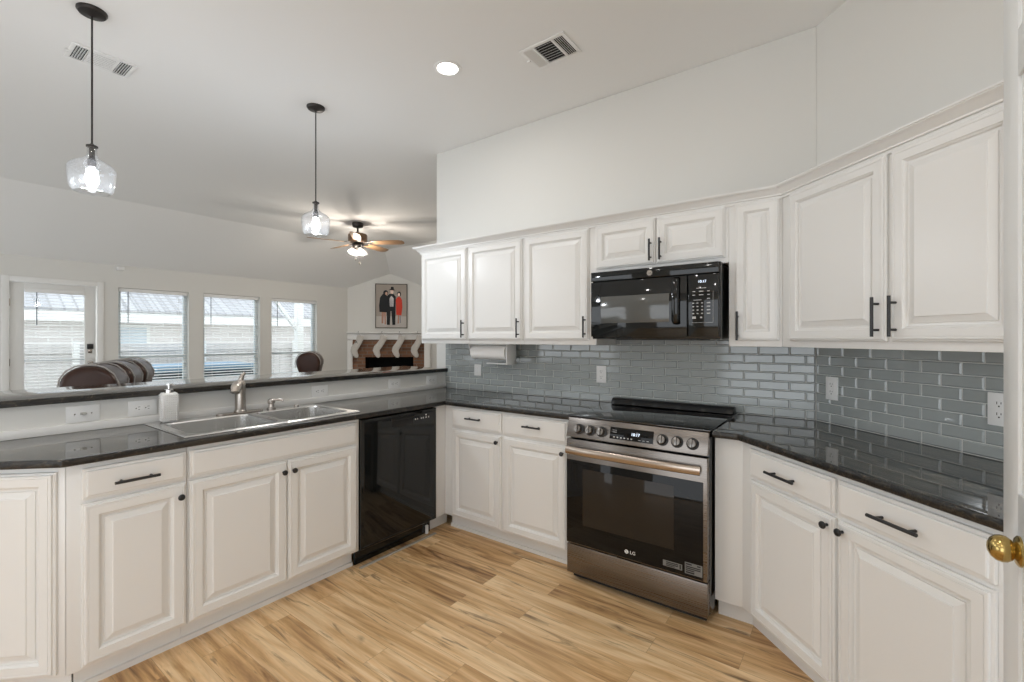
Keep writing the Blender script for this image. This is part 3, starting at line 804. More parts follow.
for bx0, bx1, by0, by1 in BW_:
    m = MB()
    m.loft([rrect(bx0 + .004 + i, bx1 - .004 - i, by0 + .004 + i, by1 - .004 - i, rr, z) for i, rr, z in
            ((0, .052, RZ - .006), (.004, .05, RZ - .10), (.010, .048, RZ - .165), (.022, .045, RZ - .186), (.045, .035, RZ - .192))], True, False, True)
    b = part('bowl', m, M['steel_sink'], sk, w=True, ang=50)
    m = MB(); m.lathe([(.042, 0), (.042, .003), (.030, .003), (.026, -.001), (.002, -.001)], Matrix.Translation(((bx0 + bx1) / 2, (by0 + by1) / 2, RZ - .1915)), 20)
    part('drain', m, M['chrome'], b, w=True)
m = MB(); m.lathe([(.016, 0), (.016, .005), (.012, .009), (.001, .010)], Matrix.Translation((-1.553, -1.42, RZ + .0005)), 16); part('hole_cap', m, M['nickel'], sk, w=True)

fx, fy = -1.552, -1.755
ft = thing('faucet', 'brushed nickel pull-out faucet with a top lever behind the sink', 'faucet', (fx, fy, RZ + .0005), 0)
m = MB(); m.prism([p[:2] for p in rrect(fx - .030, fx + .030, fy - .125, fy + .125, .029, 0)], RZ + .0005, RZ + .0075, .002); part('deck_plate', m, M['nickel'], ft, w=True)
m = MB(); m.lathe([(.033, .0075), (.033, .014), (.0285, .02), (.0275, .10), (.0285, .150), (.028, .168), (.022, .184), (.012, .194), (.001, .196)], Matrix.Translation((fx, fy, RZ)), 24); part('faucet_body', m, M['nickel'], ft, w=True)
m = MB(); dx, dy = .80, -.60
def fp(u, z): return (fx + dx * u, fy + dy * u, RZ + z)
m.tube([fp(.005, .135), fp(.035, .160), fp(.062, .166), fp(.086, .152), fp(.098, .128)], [.017, .022, .026, .0285, .024], 16)
part('spout', m, M['nickel'], ft, w=True)
m = MB(); m.tube([(fx, fy, RZ + .178), (fx + .003, fy + .004, RZ + .200), (fx + .005, fy + .010, RZ + .218), (fx + .008, fy + .022, RZ + .232)], [.015, .014, .011, .0085], 12); part('lever', m, M['nickel'], ft, w=True)
m = MB(); m.tube([fp(.026, .004), fp(.028, .07), fp(.024, .13)], [.007, .0075, .009], 10); part('spray_hose', m, M['black'], ft, w=True) if False else m.bm.free()
dx_, dy_ = -1.553, -1.578
dsn = thing('soap_pump', 'small nickel built-in soap pump right of the faucet', 'soap dispenser', (dx_, dy_, RZ + .0005), 0)
m = MB(); m.lathe([(.026, .0005), (.026, .007), (.018, .014), (.016, .032), (.021, .038), (.021, .054), (.013, .063), (.001, .066)], Matrix.Translation((dx_, dy_, RZ)), 18); part('pump_body', m, M['nickel'], dsn, w=True)
m = MB(); m.tube([(dx_, dy_, RZ + .048), (dx_ + .016, dy_ + .02, RZ + .058), (dx_ + .034, dy_ + .043, RZ + .056), (dx_ + .042, dy_ + .054, RZ + .046)], [.010, .008, .007, .006], 10); part('spout', m, M['nickel'], dsn, w=True)
# hobnail soap bottle
bx, by = -1.553, -2.10
sb = thing('soap_bottle', 'square white hobnail soap bottle with a chrome pump, left of the faucet', 'soap dispenser', (bx, by, RZ + .0005), R(-8))
m = MB(); m.box(-.034, .034, -.034, .034, 0, .150, .007, 3)
for face in range(4):
    fm = Matrix.Rotation(R(90 * face), 4, 'Z')
    for i in range(7):
        for j in range(12):
            x, z = -.0255 + i * .0085, .012 + j * .0115
            ra = [fm @ Vector((x + a * .0031, -.0338, z + b * .0038)) for a, b in ((-1, -1), (1, -1), (1, 1), (-1, 1))]
            rb = [fm @ Vector((x + a * .0022, -.0390, z + b * .0026)) for a, b in ((-1, -1), (1, -1), (1, 1), (-1, 1))]
            m.loft([ra, rb], True, False, True)
part('bottle', m, M['ceramic'], sb)
m = MB(); m.lathe([(.020, .1505), (.020, .166), (.017, .168), (.006, .169), (.006, .188), (.014, .189), (.014, .197), (.001, .198)], None, 18)
m.tube([(0, 0, .193), (.03, .012, .193), (.036, .014, .188)], [.005, .0045, .004], 8); part('pump', m, M['chrome'], sb)

# ------------------------------------------------------------------ outlets and switches
def plate(label, mw_, kind, w=.074, h=.118, cat='wall outlet', name='wall_outlet', group=None):
    """mw_: frame whose x runs along the plate, z up and -y out of the wall"""
    o = thing(name, label, cat, mw_.translation, mw_.to_euler().z, group)
    m = MB(); m.box(-w / 2, w / 2, -.0055, 0, -h / 2, h / 2, .002); part('cover_plate', m, M['white'], o)
    def sock(cx, cz, rot):
        m = MB(); rm = Matrix.Translation((cx, -.0055, cz)) @ Matrix.Rotation(R(rot), 4, 'Y')
        m.prism_y([(-.0165, -.010), (-.011, -.0145), (.011, -.0145), (.0165, -.010), (.0165, .010), (.011, .0145), (-.011, .0145), (-.0165, .010)], -.0018, .0008, mat=rm)
        s = part('socket', m, M['white'], o)
        m = MB()
        m.box(-.0075, -.0052, -.0021, -.0016, -.001, .0085, mat=rm); m.box(.0052, .0075, -.0021, -.0016, .0005, .0075, mat=rm)
        m.box(-.0025, .0025, -.0021, -.0016, -.0105, -.0055, mat=rm); part('slots', m, M['slot'], s)
    if kind == 'h': sock(-.0195, 0, 90); sock(.0195, 0, 90)
    elif kind == 'v': sock(0, .0195, 0); sock(0, -.0195, 0)
    elif kind == 'rocker':
        m = MB(); m.box(-.0165, .0165, -.0090, -.005, -.033, .033, .0015); part('rocker', m, M['white'], o)
    elif kind == 'toggle':
        m = MB(); m.box(-.011, .011, -.0065, -.005, -.006, .006, .0005); m.box(-.005, .012, -.016, -.006, -.0045, .0045, .0012); part('toggle', m, pbr('ivory_toggle', (.45, .44, .41), .4), o)
        for x in (-.03, .03):
            m = MB(); m.lathe([(.003, 0), (.003, .001)], Matrix.Translation((x, -.0055, 0)) @ Matrix.Rotation(R(90), 4, 'X'), 10)
            part('screw', m, M['nickel'], o)
    return o
RP = Matrix.Rotation(R(90), 4, 'Z')
def pm(y, z): return Matrix.Translation((XW + .0005, y, z)) @ RP
plate('horizontal light switch on the half wall, leftmost plate, left of the soap bottle', pm(-2.417, .997), 'toggle', .120, .076, 'light switch', 'light_switch')
plate('horizontal outlet on the half wall, just left of the white soap bottle', pm(-2.190, .997), 'h', .120, .076)
plate('horizontal outlet on the half wall, between soap pump and dishwasher', pm(-1.214, .992), 'h', .118, .076)
plate('horizontal outlet on the half wall, second from the tiled corner', pm(-.578, .992), 'h', .118, .074)
plate('horizontal outlet on the half wall, nearest the tiled corner', pm(-.178, .992), 'h', .118, .074)
plate('white rocker switch on the tile below the paper towels', Matrix.Translation((-1.247, -.0093, 1.085)), 'rocker', .074, .095, 'light switch', 'light_switch')
plate('white upright outlet on the tile left of the range', Matrix.Translation((-.113, -.0093, 1.102)), 'v')
RD = Matrix.Rotation(R(-45), 4, 'Z')
plate('white upright outlet on the diagonal tile, nearer the range', Matrix.Translation(diag(.112, .0093, 1.096)) @ RD, 'v')
plate('white upright outlet on the diagonal tile beside the door with the brass knob', Matrix.Translation(diag(.832, .0093, 1.098)) @ RD, 'v')

# ------------------------------------------------------------------ paper towels
ph = thing('paper_towel_holder', 'white under-cabinet paper towel holder with two end arms', 'paper towel holder', (-.97, -.17, UZ0), 0)
m = MB(); m.box(-1.170, -.770, -.215, -.125, UZ0 - .008, UZ0 - .0005, .002); part('mount_plate', m, M['white'], ph, w=True)
m = MB(); m.prism_x([(-.215, UZ0 - .008), (-.125, UZ0 - .008), (-.150, UZ0 - .095), (-.190, UZ0 - .095)], -1.170, -1.160, .002); part('arm', m, M['white'], ph, w=True)
m = MB(); m.prism_x([(-.235, UZ0 - .008), (-.115, UZ0 - .008), (-.115, UZ0 - .155), (-.235, UZ0 - .155)], -.780, -.770, .003); part('arm', m, M['white'], ph, w=True)
m = MB(); m.box(-1.04, -.78, -.150, -.112, UZ0 - .160, UZ0 - .150, .003); part('tear_bar', m, M['white'], ph, w=True)
m = MB(); m.tube([(-1.160, -.17, UZ0 - .068), (-.780, -.17, UZ0 - .068)], .009, 10); part('rod', m, M['white'], ph, w=True)
pr = thing('paper_towel_roll', 'white paper towel roll hanging under the upper cabinet', 'paper towels', (-.97, -.17, UZ0 - .124), 0)
ax = Matrix.Translation((-1.145, -.17, UZ0 - .068)) @ Matrix.Rotation(R(90), 4, 'Y')
m = MB(); m.lathe([(.020, 0), (.054, 0), (.056, .002), (.056, .338), (.054, .340), (.020, .340)], ax, 36, False, False); part('paper', m, M['paper'], pr, w=True)
m = MB(); m.lathe([(.0200, -.001), (.0200, .341), (.0180, .341), (.0180, -.001)], ax, 24, False, False); part('core', m, pbr('cardboard', (.42, .33, .24), .9), pr, w=True)

# ------------------------------------------------------------------ ceiling fixtures
def add_light(name, kind, loc, power, col, parent, **kw):
    d = bpy.data.lights.new(name, kind); d.energy = power; d.color = col
    for k, v in kw.items(): setattr(d, k, v)
    o = bpy.data.objects.new(name, d); COL.objects.link(o); o.parent = parent
    o.location = rootmat(parent).inverted() @ Vector(loc) if parent else loc
    return o
def can(label, x, y):
    c = thing('recessed_light', label, 'ceiling light', (x, y, CEIL - .010), 0, None)
    m = MB(); m.lathe([(.084, CEIL - .0005), (.082, CEIL - .005), (.070, CEIL - .008), (.064, CEIL - .005), (.064, CEIL - .0005)], Matrix.Translation((x, y, 0)), 36, False, False); part('trim_ring', m, M['white'], c, w=True)
    m = MB(); m.lathe([(.064, CEIL - .0045), (.064, CEIL - .0055)], Matrix.Translation((x, y, 0)), 36); part('lens', m, M['lens'], c, w=True)
    add_light('recessed_lamp', 'AREA', (x, y, CEIL - .012), CAN_POWER, (1.0, .98, .95), c, shape='DISK', size=.13)
can('lit round recessed light in the ceiling, left of the vent', -.726, -.902)
for x, y, l in ((.75, -2.15, 'added unseen recessed fill light above the floor in front of the range'), (-.55, -2.75, 'added unseen recessed fill light above the sink aisle'), (1.0, -4.2, 'added unseen recessed fill light behind the camera'), (-.8, -4.5, 'added unseen recessed fill light behind the sink aisle')):  # out-of-view cans, added as extra fill for the kitchen
    can(l, x, y)

def register(label, cx, cy, w, d, rz, ct=38, st=(-42, 42)):
    o = thing('air_vent', label, 'air vent', (cx, cy, CEIL - .012), rz)
    z0, z1 = 0.004, .0115
    m = MB(); t = .022
    m.box(-w / 2, w / 2, -d / 2, -d / 2 + t, z0, z1, .002); m.box(-w / 2, w / 2, d / 2 - t, d / 2, z0, z1, .002)
    m.box(-w / 2, -w / 2 + t, -d / 2 + t, d / 2 - t, z0, z1, .002); m.box(w / 2 - t, w / 2, -d / 2 + t, d / 2 - t, z0, z1, .002)
    a = w / 2 - t; s1 = a - .066
    for x in (-s1, s1): m.box(x - .006, x + .006, -d / 2 + t, d / 2 - t, z0, z1, .001)
    part('frame', m, M['white'], o)
    m = MB(); m.box(-a, a, -d / 2 + t, d / 2 - t, .0105, .0118); part('duct_opening', m, M['slot'], o)
    def vane(x, y, lx, ly, tilt, ax):
        rm = Matrix.Translation((x, y, .0055)) @ Matrix.Rotation(R(tilt), 4, ax)
        m.box(-lx / 2, lx / 2, -ly / 2, ly / 2, -.0006, .0006, mat=rm)
    m = MB()
    n = 8; yy0 = -d / 2 + t
    for k in range(n): vane(0, yy0 + (k + .5) * (d - 2 * t) / n, 2 * (s1 - .006), .018, ct, 'X')
    part('centre_vanes', m, M['white'], o)
    for sg in (-1, 1):
        m = MB()
        for k in range(5): vane(sg * (s1 + .006 + (k + .5) * .0115), 0, .013, d - 2 * t, st[0] if sg < 0 else st[1], 'Y')
        part('side_vanes', m, M['white'], o)
    m = MB(); m.box(-w / 2 - .012, -w / 2 + .012, -.010, .002, -.004, .006, .001); part('damper_lever', m, M['white'], o)
    return o
register('square three-way air vent in the kitchen ceiling, right of the recessed light', -.125, -.665, .300, .222, 0, 38, (-42, 42))
register('white air vent in the ceiling behind the left pendant cord', -2.352, -2.20, .300, .222, R(90), 0, (-42, -42))

# pendants
def pendant(label, x, y):
    p = thing('pendant_light', label, 'pendant light', (x, y, 2.085), 0, None)
    T = Matrix.Translation((x, y, 0))
    m = MB(); m.lathe([(.062, CEIL - .0005), (.062, CEIL - .008), (.055, CEIL - .018), (.020, CEIL - .024), (.006, CEIL - .030)], T, 28); part('canopy', m, M['bronze'], p, w=True)
    m = MB(); m.tube([(x, y, CEIL - .028), (x, y, 2.345)], .0042, 8); part('cord', m, M['bronze'], p, w=True)
    m = MB(); m.lathe([(.006, 2.350), (.010, 2.345), (.024, 2.338), (.024, 2.331), (.012, 2.329), (.012, 2.272), (.018, 2.268), (.018, 2.235), (.012, 2.230)], T, 20); part('socket', m, M['bronze'], p, w=True)
    prof = [(.0205, 2.330), (.0205, 2.300), (.0235, 2.286), (.034, 2.272), (.056, 2.258), (.078, 2.245), (.092, 2.232), (.098, 2.217), (.0975, 2.200), (.093, 2.150), (.088, 2.122), (.082, 2.108), (.074, 2.100)]
    inn = [(r - .003, z) for r, z in reversed(prof)]
    m = MB(); m.lathe(prof + inn, T, 40, False, False); part('glass_shade', m, M['shade'], p, w=True)
    m = MB(); m.lathe([(.001, 2.128), (.016, 2.132), (.026, 2.146), (.030, 2.166), (.026, 2.188), (.016, 2.208), (.013, 2.229)], T, 20); part('bulb', m, M['bulb'], p, w=True)
    add_light('bulb_lamp', 'POINT', (x, y, 2.072), PENDANT_POWER, (.90, .95, 1.0), p, shadow_soft_size=.05)
pendant('clear glass pendant light hanging at the left, over the bar', -1.836, -2.345)
pendant('clear glass pendant light hanging in front of the ceiling fan', -1.836, -1.123)

# ceiling fan
fnx, fny = -4.50, 1.09
fn = thing('ceiling_fan', 'five-blade ceiling fan with a lit light kit in the living room', 'ceiling fan', (fnx, fny, 2.45), 0)
T = Matrix.Translation((fnx, fny, 0))
m = MB(); m.lathe([(.080, CEIL - .0005), (.080, CEIL - .035), (.070, CEIL - .060), (.020, CEIL - .075)], T, 24); part('canopy', m, M['bronze'], fn, w=True)
m = MB(); m.tube([(fnx, fny, CEIL - .07), (fnx, fny, 2.885)], .014, 10); part('downrod', m, M['bronze'], fn, w=True)
m = MB(); m.lathe([(.03, 2.895), (.055, 2.885), (.125, 2.868), (.135, 2.855), (.135, 2.765), (.118, 2.745), (.06, 2.738)], T, 12); part('motor_housing', m, pbr('bronze_motor', (.20, .13, .085), .3, metal=.8), fn, w=True, ang=20)
for k in range(5):
    a = R(36.5 - 3 + 72 * k); bm_ = T @ Matrix.Rotation(a, 4, 'Z') @ Matrix.Translation((0, 0, 2.742)) @ Matrix.Rotation(R(-14), 4, 'X')
    m = MB(); m.tube([bm_ @ Vector((.09, 0, .004)), bm_ @ Vector((.15, .012, -.002)), bm_ @ Vector((.235, 0, -.002))], [(.022, .006), (.018, .005), (.028, .004)], 10, flat=(0, 0, 1) if False else tuple((bm_.to_3x3() @ Vector((0, 1, 0)))))
    bl = MB(); out = [(.20, -.050), (.30, -.060), (.50, -.069), (.62, -.068), (.665, -.055), (.685, -.02), (.685, .02), (.665, .055), (.62, .068), (.50, .069), (.30, .060), (.20, .050)]
    bl.prism(out, -.003, .003, .0012, mat=bm_)
    b = part('blade', bl, M['wood'], fn, w=True); part('blade_iron', m, M['bronze'], b, w=True)
m = MB(); m.lathe([(.05, 2.738), (.075, 2.728), (.080, 2.700), (.060, 2.680), (.02, 2.672), (.001, 2.670)], T, 20); part('light_fitter', m, M['bronze'], fn, w=True)
for k in range(4):
    a = R(36.5 + 45 + 90 * k); dx, dy = math.cos(a), math.sin(a)
    sm = T @ Matrix.Rotation(a, 4, 'Z') @ Matrix.Translation((.055, 0, 2.690)) @ Matrix.Rotation(R(-20), 4, 'Y')
    m = MB(); m.lathe([(.016, .01), (.020, -.02), (.022, -.035)], sm, 14); so = part('lamp_socket', m, M['bronze'], fn, w=True)
    prof = [(.022, -.03), (.036, -.045), (.047, -.075), (.052, -.115), (.056, -.13)]
    m = MB(); m.lathe(prof + [(r - .003, z) for r, z in reversed(prof)], sm, 20, False, False); part('glass_shade', m, M['shade'], fn, w=True)
    m = MB(); m.ball((0, 0, -.078), .024, 14, (1, 1, 1.25), mat=sm); part('bulb', m, M['bulbwarm'], fn, w=True)
    add_light('bulb_lamp', 'POINT', sm @ Vector((0, 0, -.10)), FAN_POWER, (1, .89, .76), fn, shadow_soft_size=.02)
for dxx, ln in ((-.03, .17), (.03, .23)):
    m = MB(); px_, py_ = fnx + .8 * dxx, fny + .6 * dxx
    m.tube([(px_, py_, 2.69), (px_, py_, 2.69 - ln)], .0014, 6); ch = part('pull_chain', m, M['bronze'], fn, w=True)
    m = MB(); m.lathe([(.001, .030), (.006, .024), (.009, .010), (.006, 0), (.001, -.002)], Matrix.Translation((px_, py_, 2.66 - ln)), 10); part('chain_pull', m, M['bronze'], ch, w=True)

# small sensor high on the window wall
m = MB(); m.box(XF + .0005, XF + .045, -1.06, -.97, 2.318, 2.366, .008); se = part('wall_sensor', m, M['white'])
se['label'] = 'small white sensor high on the window wall between door and window'; se['category'] = 'sensor'

# ------------------------------------------------------------------ living-room windows, patio door, blinds
def blind(label, y0, y1, z0, z1, x, wand_y=None, pitch=.043, wand=.45):
    """horizontal slat blind hung at x, facing the room (+x)"""
    o = thing('window_blind', label, 'window blind', (x, (y0 + y1) / 2, z0), 0, None)
    m = MB(); m.box(x - .022, x + .022, y0, y1, z1 - .05, z1, .003); part('headrail', m, M['slat'], o, w=True)
    m = MB(); z = z1 - .07
    while z > z0 + .03:
        rm = Matrix.Translation((x, 0, z)) @ Matrix.Rotation(R(12), 4, 'Y')
        m.box(-.021, .021, y0 + .004, y1 - .004, -.0013, .0013, mat=rm); z -= pitch
    for yy in (y0 + .12, y1 - .12): m.box(x + .0205, x + .0217, yy - .0012, yy + .0012, z0 + .01, z1 - .05)
    part('slats', m, M['slat'], o, w=True)
    m = MB(); m.box(x - .02, x + .02, y0 + .003, y1 - .003, z0 + .001, z0 + .019, .003); part('bottom_rail', m, M['slat'], o, w=True)
    wy = wand_y if wand_y is not None else y0 + .10
    m = MB(); m.tube([(x + .030, wy, z1 - .045), (x + .032, wy, z1 - .045 - wand)], .0055, 8); part('wand', m, M['wand'], o, w=True)
wl = ['window blind nearest the patio door', 'window blind in the middle window of the living room', 'window blind in the window nearest the fireplace']
for k, (y0, y1, z0, z1, kind) in enumerate(OPEN[1:]):
    xg = XO + .045
    t = .045
    m = MB()
    m.box(xg - .03, xg + .03, y0, y0 + t, z0, z1, .003); m.box(xg - .03, xg + .03, y1 - t, y1, z0, z1, .003)
    m.box(xg - .03, xg + .03, y0 + t, y1 - t, z1 - t, z1, .003); m.box(xg - .03, xg + .03, y0 + t, y1 - t, z0, z0 + t, .003)
    wn = struct('window_%d' % (k + 1), m, M['vinyl'])
    m = MB(); m.box(xg - .018, xg + .026, y0 + t, y1 - t, 1.062, 1.102, .003); struct('meeting_rail', m, M['vinyl'], wn)
    m = MB(); m.box(xg - .004, xg, y0 + t, y1 - t, z0 + t, z1 - t); struct('glass_pane', m, M['glass'], wn)
    m = MB(); m.box(XO + .08, XF + .03, y0 + .001, y1 - .001, z0 + .0005, z0 + .018, .004); struct('window_sill', m, M['trim'], wn)
    blind('white slatted ' + wl[k], y0 + .012, y1 - .012, z0 + .022, z1 - .004, XF - .045)
# patio door
y0, y1, z0, z1, _ = OPEN[0]
m = MB(); X_ = XF - .05
gy0, gy1, gz0, gz1 = -1.955, -1.385, .25, 1.965
ly0, ly1 = y0 + .020, y1 - .020
m.box(X_ - .022, X_ + .022, ly0, gy0, .008, z1 - .012, .002); m.box(X_ - .022, X_ + .022, gy1, ly1, .008, z1 - .012, .002)
m.box(X_ - .022, X_ + .022, gy0, gy1, gz1, z1 - .012, .002); m.box(X_ - .022, X_ + .022, gy0, gy1, .008, gz0, .002)
dr1 = struct('door_1', m, M['trim'])
m = MB(); m.box(X_ - .012, X_ - .008, gy0, gy1, gz0, gz1); struct('glass_pane', m, M['glass'], dr1)
m = MB(); m.box(X_ - .018, X_ + .0, gy0, gy1, 1.055, 1.085); struct('glazing_bar', m, M['vinyl'], dr1)
m = MB(); c_ = .055
for a, b, e_, f in ((y0 - c_, y0 + .012, 0, z1 + c_), (y1 - .012, y1 + c_, 0, z1 + c_), (y0 + .012, y1 - .012, z1 - .010, z1 + c_)): m.box(XF + .0005, XF + .018, a, b, e_, f, .004)
struct('trim_4', m, M['trim'])
m = MB(); m.box(X_ + .0225, X_ + .045, -1.362, -1.298, 1.205, 1.275, .005); lk = struct('door_lock', m, M['black'], dr1)
m = MB(); m.box(X_ + .0225, X_ + .034, -1.352, -1.308, 1.150, 1.203, .004); struct('lock_plate', m, M['nickel'], dr1)
m = MB(); m.lathe([(.026, 0), (.026, .006), (.012, .012), (.012, .03), (.024, .04), (.027, .055), (.018, .066), (.001, .068)], Matrix.Translation((X_ + .0225, -1.330, 1.02)) @ Matrix.Rotation(R(90), 4, 'Y'), 20); struct('door_handle', m, M['nickel'], dr1)
m = MB()
for hz in (.25, 1.05, 1.80): m.tube([(XF - .020, ly0 - .004, hz - .045), (XF - .020, ly0 - .004, hz + .045)], .007, 8)
struct('door_hinge', m, M['nickel'], dr1)
blind('white slatted blind on the glazed patio door', gy0 + .004, gy1 - .004, gz0 + .03, gz1 + .02, X_ + .046, pitch=.040, wand_y=gy0 + .105, wand=.42)

# pantry door at the right edge, standing open, with its brass knob
m = MB(); PX = 1.572; py0, py1 = -2.20, -1.442; pz = 2.42
m.box(PX + .006, PX + .030, py0, py1, .010, pz)
def stile(a, b, c0, c1): m.box(PX, PX + .036, a, b, c0, c1, .0025)
stile(py0, py0 + .115, .010, pz); stile(py1 - .115, py1, .010, pz)
for c0, c1 in ((.010, .24), (.90, 1.03), (1.90, 2.0), (pz - .12, pz)): stile(py0 + .115, py1 - .115, c0, c1)
dr2 = struct('door_2', m, pbr('door_gloss_paint', (.76, .775, .775), .3))
for c0, c1 in ((.24, .90), (1.03, 1.90), (2.0, pz - .12)):
    m = MB(); rm = Matrix.Translation((PX + .006, 0, 0)) @ Matrix.Rotation(R(-90), 4, 'Z')
    m.panel(-(py1 - .125), -(py0 + .125), c0 + .01, c1 - .01, [(0, 0), (.012, .002), (.03, .002), (.055, .005)]); m.bm.transform(rm)
    struct('door_inset', m, M['trim'], dr2)
kz = .915; ky = -1.578
KM = Matrix.Translation((PX - .0003, ky, kz)) @ Matrix.Rotation(R(-90), 4, 'Y')
m = MB(); m.lathe([(.031, 0), (.031, .003), (.026, .007), (.014, .010), (.012, .012)], KM, 28); rs = struct('knob_rose', m, M['brass'], dr2)
m = MB(); m.lathe([(.012, .005), (.0135, .008), (.0215, .013), (.0262, .020), (.0275, .028), (.0255, .036), (.0190, .0435), (.010, .0480), (.001, .0495)], KM, 32); struct('door_knob', m, M['brass'], dr2)
m = MB(); m.lathe([(.031, 0), (.031, .003), (.026, .007), (.012, .010), (.012, .03), (.026, .046), (.022, .07), (.001, .08)], Matrix.Translation((PX + .0363, ky, kz)) @ Matrix.Rotation(R(90), 4, 'Y'), 24); struct('door_knob', m, M['brass'], dr2)
m = MB(); m.box(PX - .02, PX + .14, -2.9, py0 - .012, 0, CEIL - .001); struct('wall_jamb', m, M['wall'])
m = MB()
for hz in (.22, 1.2, 2.2): m.tube([(PX + .0, py0 - .006, hz - .045), (PX + .0, py0 - .006, hz + .045)], .0055, 8)
struct('door_hinge', m, M['brass'], dr2)

# ------------------------------------------------------------------ corner fireplace
fp_ = thing('fireplace', 'white mantel fireplace with red-brown brick across the living-room corner', 'fireplace', (XF, 2.66, 0), R(45))
m = MB(); m.box(.112, HX0 + .0, -.03, -.001, 0, 1.322, .002); m.box(HX1, 1.560, -.03, -.001, 0, 1.322, .002); m.box(HX0, HX1, -.03, -.001, HZ, 1.322, .002); part('brick_surround', m, M['brick'], fp_)
m = MB()
m.box(HX0 + .001, HX0 + .012, -.02, .33, .002, HZ - .001); m.box(HX1 - .012, HX1 - .001, -.02, .33, .002, HZ - .001); m.box(HX0 + .012, HX1 - .012, -.02, .33, HZ - .012, HZ - .001); m.box(HX0 + .012, HX1 - .012, .32, .33, .002, HZ - .012); m.box(HX0 + .012, HX1 - .012, -.02, .32, .002, .012)
part('firebox', m, M['soot'], fp_)
for a, b in ((.012, .112), (1.560, 1.690)):
    m = MB(); m.box(a, b, -.075, -.001, 0, 1.31, .004); m.box(a - .008, b + .004, -.082, -.001, 0, .14, .004); part('pilaster', m, M['trim'], fp_)
m = MB(); m.box(.012, 1.690, -.080, -.001, 1.322, 1.435, .004); part('frieze', m, M['trim'], fp_)
m = MB(); m.prism_x([(-.001, 1.4355), (-.085, 1.4355), (-.11, 1.445), (-.13, 1.452), (-.175, 1.455), (-.18, 1.460), (-.18, 1.478), (-.175, 1.483), (-.001, 1.483)], -.01 + .02, 1.70, .001); part('mantel_shelf', m, M['trim'], fp_, ang=25)
# framed picture above the mantel
pc = thing('framed_picture', 'framed picture of three standing people above the mantel', 'picture', tuple(FM @ Vector((.885, -.012, 1.56))), R(45))
pw, phh = .655, .93; f_ = .018
m = MB()
m.box(-pw / 2, pw / 2, -.018, .011, 0, f_, .003); m.box(-pw / 2, pw / 2, -.018, .011, phh - f_, phh, .003)
m.box(-pw / 2, -pw / 2 + f_, -.018, .011, f_, phh - f_, .003); m.box(pw / 2 - f_, pw / 2, -.018, .011, f_, phh - f_, .003)
part('frame', m, M['frame'], pc)
m = MB()
def flat(poly, y, mi): m.mi = mi; m._add([(x, y, z) for x, z in poly], [tuple(range(len(poly)))])
def ell(cx, cz, rx, rz_, n=14): return [(cx + rx * math.cos(2 * math.pi * i / n), cz + rz_ * math.sin(2 * math.pi * i / n)) for i in range(n)]
m.mi = 0; m.box(-pw / 2 + f_, pw / 2 - f_, -.008, .008, f_, phh - f_)
flat([(-.309, .018), (.309, .018), (.309, .25), (-.309, .25)], -.0084, 1)
# left figure, dark dress
flat([(-.20, .10), (-.16, .10), (-.15, .34), (-.20, .34)], -.0090, 4); flat([(-.14, .08), (-.11, .08), (-.11, .34), (-.15, .34)], -.0092, 4)
flat([(-.24, .34), (-.09, .33), (-.07, .58), (-.10, .70), (-.17, .72), (-.23, .64), (-.25, .48)], -.0096, 2)
flat(ell(-.115, .735, .052, .06), -.0098, 2); flat(ell(-.102, .725, .026, .036), -.0101, 4)
# middle figure, dark suit and hat
flat([(-.09, .07), (-.03, .07), (-.015, .36), (.0, .36), (.02, .07), (.08, .07), (.085, .42), (.09, .66), (.04, .72), (-.04, .72), (-.10, .66), (-.10, .42)], -.0104, 2)
flat([(-.03, .45), (.045, .45), (.05, .62), (.0, .68), (-.04, .62)], -.0107, 5)
flat(ell(.012, .765, .034, .048), -.0108, 4); flat([(-.055, .80), (.085, .79), (.05, .815), (.045, .865), (-.005, .870), (-.015, .82)], -.0111, 2)
# right figure, red dress
flat([(.125, .10), (.155, .10), (.16, .28), (.13, .28)], -.0112, 4); flat([(.17, .11), (.195, .11), (.19, .28), (.165, .28)], -.0113, 5)
flat([(.10, .28), (.205, .27), (.225, .45), (.215, .60), (.18, .66), (.13, .66), (.09, .60)], -.0115, 3)
flat(ell(.155, .715, .042, .055), -.0117, 2); flat(ell(.152, .705, .026, .038), -.0120, 4)
part('print', m, [M['p_back'], M['p_floor'], M['p_dark'], M['p_red'], M['p_skin'], M['p_grey']], pc)
